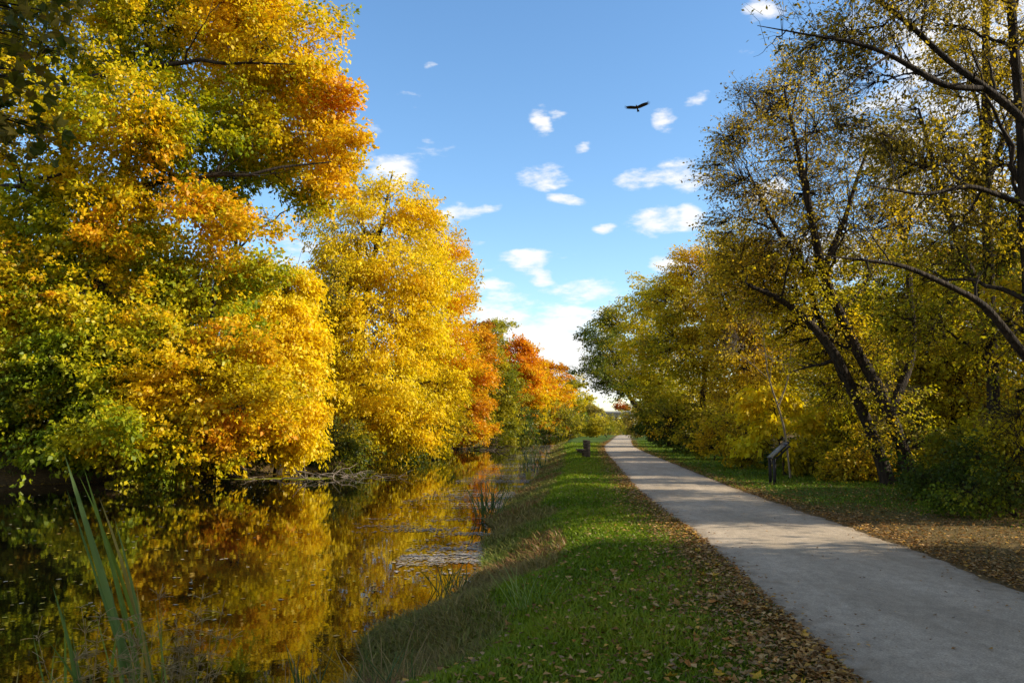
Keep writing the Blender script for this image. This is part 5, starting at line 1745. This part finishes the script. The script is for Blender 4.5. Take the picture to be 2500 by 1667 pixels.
    c = np.array([(0.17, 0.21, 0.015), (0.24, 0.26, 0.02), (0.34, 0.30, 0.03)])[R.integers(0, 3, n)] * (0.8 + 0.4 * R.random((n, 1)))
    v, f, c = scatter_flat(x, y, np.full(n, WATER_Z + 0.005), 0.06 + 0.05 * R.random(n), 0.03, c, R, 0.9)
    tag(link('duckweed', mesh_from('duckweed', v, f, c), M_dry), 'bright green duckweed film around the pale brush heap', 'duckweed', kind='stuff')
build_litter()

def fallen_leaf_mesh(seed):
    """curled lobed leaf, 12 triangles or so"""
    R = np.random.default_rng(seed)
    ang = np.linspace(-2.5, 2.5, 11); rad = np.array([.45, .75, .5, .95, .55, 1.1, .55, .95, .5, .75, .45]) * (0.85 + 0.3 * R.random(11))
    pts = [(0, -0.15, 0.0)] + [(math.sin(a) * r * .5, math.cos(a) * r * .5 + 0.1, 0.22 * (abs(math.sin(a)) * r) ** 1.6 + (R.random() - .4) * 0.16) for a, r in zip(ang, rad)]
    me = bpy.data.meshes.new('leaf')
    faces = [(0, i, i + 1) for i in range(1, 11)]
    me.from_pydata(pts, [], faces); me.update()
    return me

def leaf_variants(prefix, cols, mat_fn):
    out = []
    for k, c in enumerate(cols):
        me = fallen_leaf_mesh(90 + k); F = len(me.polygons)
        a = me.attributes.new('tint', 'FLOAT_COLOR', 'FACE'); cc = np.ones((F, 4), np.float32); cc[:, :3] = np.array(c) * (0.85 + 0.3 * np.random.default_rng(k).random((F, 1)))
        a.data.foreach_set('color', cc.ravel()); me.materials.append(mat_fn); out.append(me)
    return out

def build_fallen_leaves():
    R = np.random.default_rng(44)
    VAR = leaf_variants('fallen', [(0.28, 0.15, 0.045), (0.36, 0.21, 0.075), (0.20, 0.10, 0.03), (0.42, 0.27, 0.11), (0.48, 0.29, 0.03), (0.38, 0.16, 0.035), (0.32, 0.21, 0.10)], M_dry)
    n = 0
    while n < 250:
        y = float(inv_y(R, 1, 5.0, 11.5, 2.0)[0]); pl = float(fI(PC, y)) - HALF; xb = float(right_bank(y)) + 1.0
        x = pl - abs(R.normal()) * 1.15 + 0.03
        if x < xb: continue
        k = int(R.integers(0, len(VAR))) if R.random() < .8 else 3
        o = bpy.data.objects.new('fallen_leaf', VAR[k]); C.objects.link(o)
        s = 0.07 + 0.06 * R.random()
        o.location = (x, y, float(ground_z(x, y)) + 0.045); o.scale = (s, s, s); o.rotation_euler = ((R.random() - .5) * .9, (R.random() - .5) * .9, R.random() * 6.28)
        tag(o, 'dry curled leaf lying on the near grass beside the path', 'leaf', 'fallen leaves on the near grass')
        n += 1
build_fallen_leaves()

# ------------------------------------------------------------------ sign beside the path
def build_sign():
    near = Vector((7.85, 24.1, 0)); far = Vector((8.12, 25.35, 0))
    z0 = float(ground_z(near.x, near.y))
    root = thing('wayside_sign', 'tilted low information panel on two black posts in the leafy grass', 'sign', (near.x, near.y, z0))
    ax = (far - near).normalized(); out = Vector((ax.y, -ax.x, 0))       # out: away from the path, where the panel rises
    W = (far - near).length
    M0 = Matrix(((ax.x, out.x, 0, 0), (ax.y, out.y, 0, 0), (0, 0, 1, 0), (0, 0, 0, 1)))
    for q in (0.0, W):
        g = Geo(); g.box((q - .045, -.045, -.25), (q + .045, .045, .76), M0); bevel(g.build('post', M_frame, root), .006)
    for q in (0.0, W):                                                  # sloping arms under the panel
        g = Geo(); T = M0 @ Matrix.Translation((q, 0, .73)) @ Matrix.Rotation(math.radians(44), 4, 'X'); g.box((-.03, -.06, -.05), (.03, .62, .0), T); bevel(g.build('bracket', M_frame, root), .004)
    T = M0 @ Matrix.Translation((W / 2, -.03, .765)) @ Matrix.Rotation(math.radians(44), 4, 'X')
    g = Geo(); w = W / 2 + .08
    for a, b in (((-w, -.04, 0), (w, 0, .035)), ((-w, .64, 0), (w, .68, .035)), ((-w, 0, 0), (-w + .04, .64, .035)), ((w - .04, 0, 0), (w, .64, .035))): g.box(a, b, T)
    fr = g.build('frame', M_frame, root)
    m, N, L, o_ = new_mat('faded_panel_print')
    tc = N.new('ShaderNodeTexCoord'); nz = N.new('ShaderNodeTexNoise'); nz.inputs['Scale'].default_value = 5; nz.inputs['Detail'].default_value = 8; L.new(tc.outputs['Object'], nz.inputs['Vector'])
    cr = N.new('ShaderNodeValToRGB'); cr.color_ramp.elements[0].position = .35; cr.color_ramp.elements[0].color = (.07, .075, .07, 1); cr.color_ramp.elements[1].position = .68; cr.color_ramp.elements[1].color = (.20, .20, .185, 1)
    L.new(nz.outputs['Fac'], cr.inputs[0]); p = N.new('ShaderNodeBsdfPrincipled'); p.inputs['Roughness'].default_value = .3; L.new(cr.outputs[0], p.inputs['Base Color']); L.new(p.outputs[0], o_.inputs[0])
    g = Geo(); g.box((-w + .041, .001, .004), (w - .041, .639, .028), T); pan = g.build('panel', m, root)
    for nm, (x0, x1, y0, y1), c in (('title_band', (-w + .08, w - .08, .53, .60), (.03, .035, .05)), ('picture', (-w + .08, -.1, .10, .49), (.16, .14, .09)), ('text_block', (0, w - .10, .28, .47), (.30, .30, .28)), ('text_block', (0, w - .10, .10, .24), (.26, .26, .25))):
        g = Geo(); g.box((x0, y0, .0285), (x1, y1, .0305), T); g.build(nm, noise_color_material('print', tuple(q * .6 for q in c), c, 14, .35, 0), pan)
build_sign()

# ------------------------------------------------------------------ bench beside the path, seen end on, facing the canal
def build_bench():
    x, y = 4.32, 46.6; z = float(ground_z(x, y))
    root = thing('park_bench', 'dark heavy timber bench on the grass strip facing the canal', 'bench', (x, y, z))
    L_ = 1.5
    for q in (0.0, L_):
        g = Geo(); g.box((-.02, q - .07, -.3), (.22, q + .07, 1.0)); bevel(g.build('post', M_bench, root), .015)
        g = Geo(); g.box((-.42, q - .06, .27), (-.021, q + .06, .40)); bevel(g.build('seat_bearer', M_bench, root), .01)
        g = Geo(); g.box((-.14, q - .06, -.2), (-.0215, q + .06, .269)); bevel(g.build('leg', M_bench, root), .01)
    for k in range(3):
        g = Geo(); g.box((-.50 + k * .16, -.12, .401), (-.355 + k * .16, L_ + .12, .47)); bevel(g.build('seat_plank', M_bench, root), .012)
    for k in range(3):
        g = Geo(); g.box((-.066, -.1, .56 + k * .15), (-.0205, L_ + .1, .69 + k * .15)); bevel(g.build('back_plank', M_bench, root), .01)
build_bench()

# ------------------------------------------------------------------ road bridge far down the canal
def build_bridge():
    root = thing('road_bridge', 'pale concrete road bridge crossing canal and path in the distance', 'bridge', (34, 262, -1))
    def b(name, lo, hi):
        g = Geo(); g.box(lo, hi); return g.build(name, M_concrete, root, origin=(34, 262, -1))
    p = b('parapet', (-5, 262, 6.45), (75, 262.3, 7.35)); b('parapet', (-5, 271.7, 6.45), (75, 272, 7.35))
    b('deck', (-5, 262.35, 6.1), (75, 271.65, 6.5))
    for k in range(4): b('girder', (-5, 262.6 + k * 2.6, 5.35), (75, 263.3 + k * 2.6, 6.098))
    for x in (12, 33.2, 52):
        for y in (263.2, 270.4): b('pier', (x - .55, y, -3), (x + .55, y + 1.1, 4.75))
        b('pier_cap', (x - .7, 262.5, 4.752), (x + .7, 271.8, 5.348))
    for x in (-3, 73): b('abutment', (x - 3, 262.1, -3), (x + 3, 272, 6.09))
    for i, x in enumerate(np.arange(0, 75, 9.0)): 
        g = Geo(); g.tubes([(x, 262.15, 7.3), (x, 262.15, 8.0)], [.06, .05], 6); g.build('rail_post', M_concrete, root, origin=(34, 262, -1))
build_bridge()

# ------------------------------------------------------------------ soaring bird
def build_bird():
    """one continuous body: lofted cross-sections, head to tail, with wings lofted from the flanks"""
    g = Geo()
    # body: stations along +y (head forward)
    ys = np.array([.36, .33, .27, .20, .10, -.05, -.20, -.30, -.42, -.52]); rx = np.array([.004, .025, .035, .06, .085, .085, .06, .07, .10, .115]); rz = np.array([.004, .022, .03, .055, .075, .07, .04, .014, .010, .006])
    n = 10; a = np.arange(n) * 2 * math.pi / n
    v = np.stack([rx[:, None] * np.cos(a), np.repeat(ys[:, None], n, 1), rz[:, None] * np.sin(a) + np.array([-.01, 0, .01, .01, 0, 0, 0, 0, -.01, -.02])[:, None]], -1).reshape(-1, 3)
    i = np.arange(len(ys) - 1)[:, None] * n; j = np.arange(n)[None]
    f = np.stack([i + j, i + (j + 1) % n, i + n + (j + 1) % n, i + n + j], -1).reshape(-1, 4)
    g.add(v, f)
    for sgn in (-1, 1):
        st = [(.04, .13, -.20, .03), (.25, .17, -.24, .028), (.5, .20, -.22, .022), (.75, .16, -.22, .016), (.9, .10, -.20, .012)]
        rings = []
        for (x, le, te, th) in st:
            z = .03 + abs(x) * math.tan(math.radians(15)) * (1 if x < .6 else 1.05)
            rings.append([(sgn * x, le, z), (sgn * x, (le * .6 + te * .4), z + th), (sgn * x, te, z), (sgn * x, (le * .6 + te * .4), z - th)])
        v = np.array(rings).reshape(-1, 3); i = np.arange(len(st) - 1)[:, None] * 4; j = np.arange(4)[None]
        f = np.stack([i + j, i + (j + 1) % 4, i + 4 + (j + 1) % 4, i + 4 + j], -1).reshape(-1, 4); g.add(v, f)
        for k in range(5):                                              # spread primary feathers
            y0 = .10 - k * .06; an = math.radians(38 - k * 20); ln = .26 - .02 * abs(k - 2); z0 = .03 + .9 * math.tan(math.radians(15))
            p0 = np.array([sgn * .86, y0, z0]); d = np.array([sgn * math.cos(an), math.sin(an) * .8, .30]); p1 = p0 + d * ln; s = np.array([0, .028, 0])
            g.add([p0 - s, p0 + s, p1 + s * .3, p1 - s * .3, p0 - s + [0, 0, .006], p0 + s + [0, 0, .006], p1 + s * .3 + [0, 0, .004], p1 - s * .3 + [0, 0, .004]], [(0, 1, 2, 3), (4, 7, 6, 5), (0, 4, 5, 1), (1, 5, 6, 2), (2, 6, 7, 3), (3, 7, 4, 0)])
    o = g.build('soaring_bird', M_bird, None, True)
    o.scale = (1.0, 0.95, 0.95); o.location = BIRD; o.rotation_euler = (math.radians(22), math.radians(3), math.radians(158))
    tag(o, 'black broad winged bird soaring alone in the blue sky', 'bird')
build_bird()

# ------------------------------------------------------------------ fallen branches in the water
def brush_heap(pts, label, mat, seed, n, L0, name='brush_heap'):
    R = np.random.default_rng(seed); pts = np.array(pts); c = pts.mean(0); c[2] = WATER_Z
    root = thing(name, label, 'branches', tuple(c))
    for k in range(n):
        t = R.random(); a = np.array([np.interp(t, np.linspace(0, 1, len(pts)), pts[:, q]) for q in range(3)]); a[2] = WATER_Z - .08; a[1] += R.normal() * .5; a[0] += R.normal() * .3
        ln = L0 * (.5 + .8 * R.random()); an = R.normal() * .5 + (0 if R.random() < .8 else 3.14)
        d = np.array([math.cos(an), math.sin(an) * .7, 0]); up = ln * (.03 + .15 * R.random() ** 1.6)
        mid = a + d * ln * .55 + np.array([0, 0, up * 2]); e = a + d * ln + np.array([0, 0, (R.random() - .45) * up])
        P = bez(a[None], mid[None], e[None], 9); P[0, 1:-1] += R.normal(size=(7, 3)) * .035 * ln
        g = Geo(); r0 = .020 + .035 * R.random(); r0 *= L0 / 2.6; g.tubes(P, np.linspace(r0, .008, 9)[None], 6)
        for q in range(int(3 + R.integers(0, 5))):
            s = P[0][int(R.integers(3, 9))]; d2 = norm(d * .8 + R.normal(size=3) * np.array([.5, .5, .55])); l2 = ln * (.15 + .3 * R.random())
            PP = bez(s[None], (s + d2 * l2 * .5 + R.normal(size=3) * .05)[None], (s + d2 * l2 - np.array([0, 0, .3 * l2 * R.random()]))[None], 5)
            g.tubes(PP, np.linspace(r0 * .4, .004, 5)[None], 5)
        g.build('branch', mat, root, True, c)
brush_heap(HEAP, 'pale heap of dead branches lying in green duckweed at the far bank', M_deadwood, 3, 13, 2.6)
brush_heap(HEAP2, 'dark fallen treetop lying half in the water under burnt orange foliage', M_bench, 8, 14, 3.4, 'fallen_treetop')

# ------------------------------------------------------------------ waterside plants
def blade_mesh(foot, tip, width, bow, R, col):
    foot = np.array(foot, float); tip = np.array(tip, float)
    K = 9; t = np.linspace(0, 1, K)
    perp = np.array([R.normal() * .3, R.normal() * .3, 0])
    mid = foot * .45 + tip * .55 + np.array([bow, 0, .12 * np.linalg.norm(tip - foot) * .6]) + perp * .1
    P = bez(foot[None], mid[None], tip[None], K)[0]
    w = width * np.interp(t, [0, .15, .6, .9, 1], [.6, .9, 1, .45, .02]) * .5
    sd = np.array([.9, .35 * R.normal(), 0]); sd /= np.linalg.norm(sd)
    tw = R.normal() * .6
    v = []
    for k in range(K):
        s = sd * math.cos(tw * t[k]) + np.array([0, 1, 0]) * math.sin(tw * t[k])
        v += [P[k] - s * w[k], P[k] + np.array([0, .25, 0]) * w[k], P[k] + s * w[k]]
    v = np.array(v); f = []
    for k in range(K - 1):
        for q in range(2): b = k * 3 + q; f.append((b, b + 1, b + 4, b + 3))
    c = np.tile(col, (len(f), 1)) * (0.9 + .2 * R.random((len(f), 1)))
    return v, f, c

def build_cattail():
    R = np.random.default_rng(9); o = np.array([-2.4, 5.1, WATER_Z - .1])
    root = thing('cattail_plant', 'tall green cattail blades leaning left over the near water', 'plant', tuple(o))
    for k, (a, b, w) in enumerate(BLADES):
        a = np.array(a); b = np.array(b); d = a - b; foot = a + d * max(0, (a[2] - (WATER_Z - .15)) / max(.2, -d[2]) if d[2] < 0 else 0)
        col = np.array([(0.13, 0.19, 0.045), (0.16, 0.22, 0.035), (0.11, 0.17, 0.045), (0.19, 0.25, 0.04)][k % 4])
        if k == 11 or k % 7 == 5: col = np.array([0.36, 0.27, 0.08])
        v, f, c = blade_mesh(foot, b, w, .04 * R.normal(), R, col)
        link('blade', mesh_from('blade', v - o, f, c, True), M_grass, root)
build_cattail()

def build_tuft(name, label, x, y, n, h, spread, cols, seed, w=.012, cat='plant', lean=.35):
    R = np.random.default_rng(seed); z = max(float(ground_z(x, y)), WATER_Z - .1)
    root = thing(name, label, cat, (x, y, z))
    for k in range(n):
        a = R.random() * 6.28; q = spread * math.sqrt(R.random()); foot = (q * math.cos(a), q * math.sin(a), -.05)
        l = h * (.55 + .55 * R.random()); tip = (foot[0] + R.normal() * lean * l, foot[1] + R.normal() * lean * l, l)
        v, f, c = blade_mesh(foot, tip, w, R.normal() * .08 * l, R, np.array(cols[int(R.integers(0, len(cols)))]))
        link('blade', mesh_from('blade', v, f, c, True), M_grass, root)
GRN = [(0.05, 0.10, 0.03), (0.07, 0.12, 0.03), (0.04, 0.08, 0.03)]; DRY = [(0.30, 0.22, 0.10), (0.22, 0.15, 0.06), (0.36, 0.28, 0.15)]
build_tuft('sedge_tuft', 'dark green sedge tuft standing in the water halfway along the near bank', -0.62, 21.0, 40, 1.0, .28, GRN, 1, .022)
build_tuft('reed_tuft', 'thin bluish reeds with dry blades rising in front of the sky reflection', -1.75, 6.9, 26, .55, .16, GRN + DRY, 2, .011, lean=.16)
build_tuft('sedge_tuft', 'arching sedge blades at the water edge under the small patch of reflected sky', -0.85, 11.6, 34, .55, .3, GRN + DRY[:1], 3, .014, lean=.5)
build_tuft('reed_tuft', 'fine green reeds at the far end of the pale floating mats', 1.2, 44.5, 34, 1.3, .8, GRN, 4, .03, lean=.2)
build_tuft('weed', 'small pale yellow weed standing in the floating mat', .75, 36.2, 14, .6, .14, [(0.42, 0.36, 0.06), (0.34, 0.32, 0.06)], 5, .05, lean=.25)
build_tuft('grass_tuft', 'bright long grass tuft on the near lawn', .2, 8.1, 44, .42, .16, [(0.16, 0.24, 0.04), (0.11, 0.19, 0.03), (0.26, 0.32, 0.10)], 6, .008, lean=.5)
build_tuft('grass_tuft', 'dry straw coloured grass clump at the bank bottom corner', -.95, 6.1, 46, .45, .4, DRY + GRN[:1], 7, .009, lean=.6)

def build_weed(loc, seed, label):
    R = np.random.default_rng(seed); o = np.array(loc); o[2] = max(float(ground_z(o[0], o[1])), WATER_Z - .05)
    root = thing('feathery_weed', label, 'plant', tuple(o), 'feathery weeds at the near water edge')
    st = Geo(); pl = Geo(); H = loc[2] - o[2] + .32 + .2 * R.random()
    for k in range(6):
        d = np.array([R.normal() * .22, R.normal() * .15, 1.0]); e = d * H * (.7 + .4 * R.random())
        P = bez(np.zeros((1, 3)), (e * .5 + R.normal(size=3) * .04)[None], e[None], 8); st.tubes(P, np.linspace(.004, .0015, 8)[None], 4)
        base = P[0][3:]; m = 46
        s = base[R.integers(0, len(base), m)] + R.normal(size=(m, 3)) * .006
        dd = norm(np.stack([R.normal(size=m), R.normal(size=m), .5 + .4 * R.random(m)], 1)); ln = (.04 + .10 * R.random(m))[:, None]
        P2 = bez(s, s + dd * ln * .6, s + dd * ln + np.array([0, 0, -.02]), 5); pl.tubes(P2, np.tile(np.linspace(.0014, .002, 5), (m, 1)), 3)
    st.build('stem', M_weed, root, True); tag(pl.build('plume', M_weed, root, True), kind='stuff')
M_weed = noise_color_material('dry_weed', (0.20, 0.145, 0.06), (0.36, 0.26, 0.12), 30, .9, 0)
for k, (w_, l_) in enumerate(zip(WEEDS, ('feathery brown weed left of the cattail blades', 'feathery brown weed among the cattail feet', 'feathery grey weed right of the cattail blades', 'thin feathery weed nearest the reflected sky patch'))): build_weed(w_, 70 + k, l_)

# ------------------------------------------------------------------ overhanging branch of a near tree in the upper left corner
def build_near_tree():
    R = np.random.default_rng(17); b = np.array([-7.6, 3.6, 0.0]); b[2] = float(ground_z(b[0], b[1])) - .2
    root = thing('near_tree', 'near tree whose dark large leaves hang into the upper left corner', 'tree', tuple(b))
    g = Geo(); p = resample(np.array([(*b, .2), (-7.5, 3.7, 2, .17), (-7.2, 3.9, 4.0, .14), (-7.0, 4.0, 6.5, .09), (-6.9, 4.0, 8.5, .04)]), 16); g.tubes(p[:, :3], p[:, 3], 9); g.build('trunk', M_bark, root, True, b)
    VAR = leaf_variants('hanging', [(0.10, 0.09, 0.010), (0.14, 0.11, 0.012), (0.18, 0.11, 0.016), (0.07, 0.08, 0.010), (0.24, 0.17, 0.015)], M_leaf)
    lf = Geo(); a0 = np.array([-7.2, 3.9, 4.0]); src = [a0]
    for (x, y, z, s) in NEARLEAF:
        e = np.array([x, y, z]); P = bez(a0[None], ((a0 + e) / 2 + np.array([0, 0, .5]))[None], e[None], 8); lf.tubes(P, np.linspace(.03, .006, 8)[None], 5)
        for k in range(20):
            q = e + R.normal(size=3) * s * .75
            if k % 3 == 0: lf.tubes(bez(P[0][5][None], ((P[0][5] + q) / 2)[None], q[None], 4), np.array([[.005, .004, .003, .002]]), 3)
            o = bpy.data.objects.new('leaf', VAR[int(R.integers(0, len(VAR)))]); C.objects.link(o); o.parent = root
            sc = .11 + .06 * R.random(); o.scale = (sc, sc, sc); o.location = tuple(q - b)
            o.rotation_euler = (math.radians(180) + R.normal() * .6, R.normal() * .6, R.random() * 6.28) if R.random() < .3 else (math.radians(110) + R.normal() * .5, R.normal() * .6, R.random() * 6.28)
    lf.build('limb', M_bark, root, True, b)
build_near_tree()
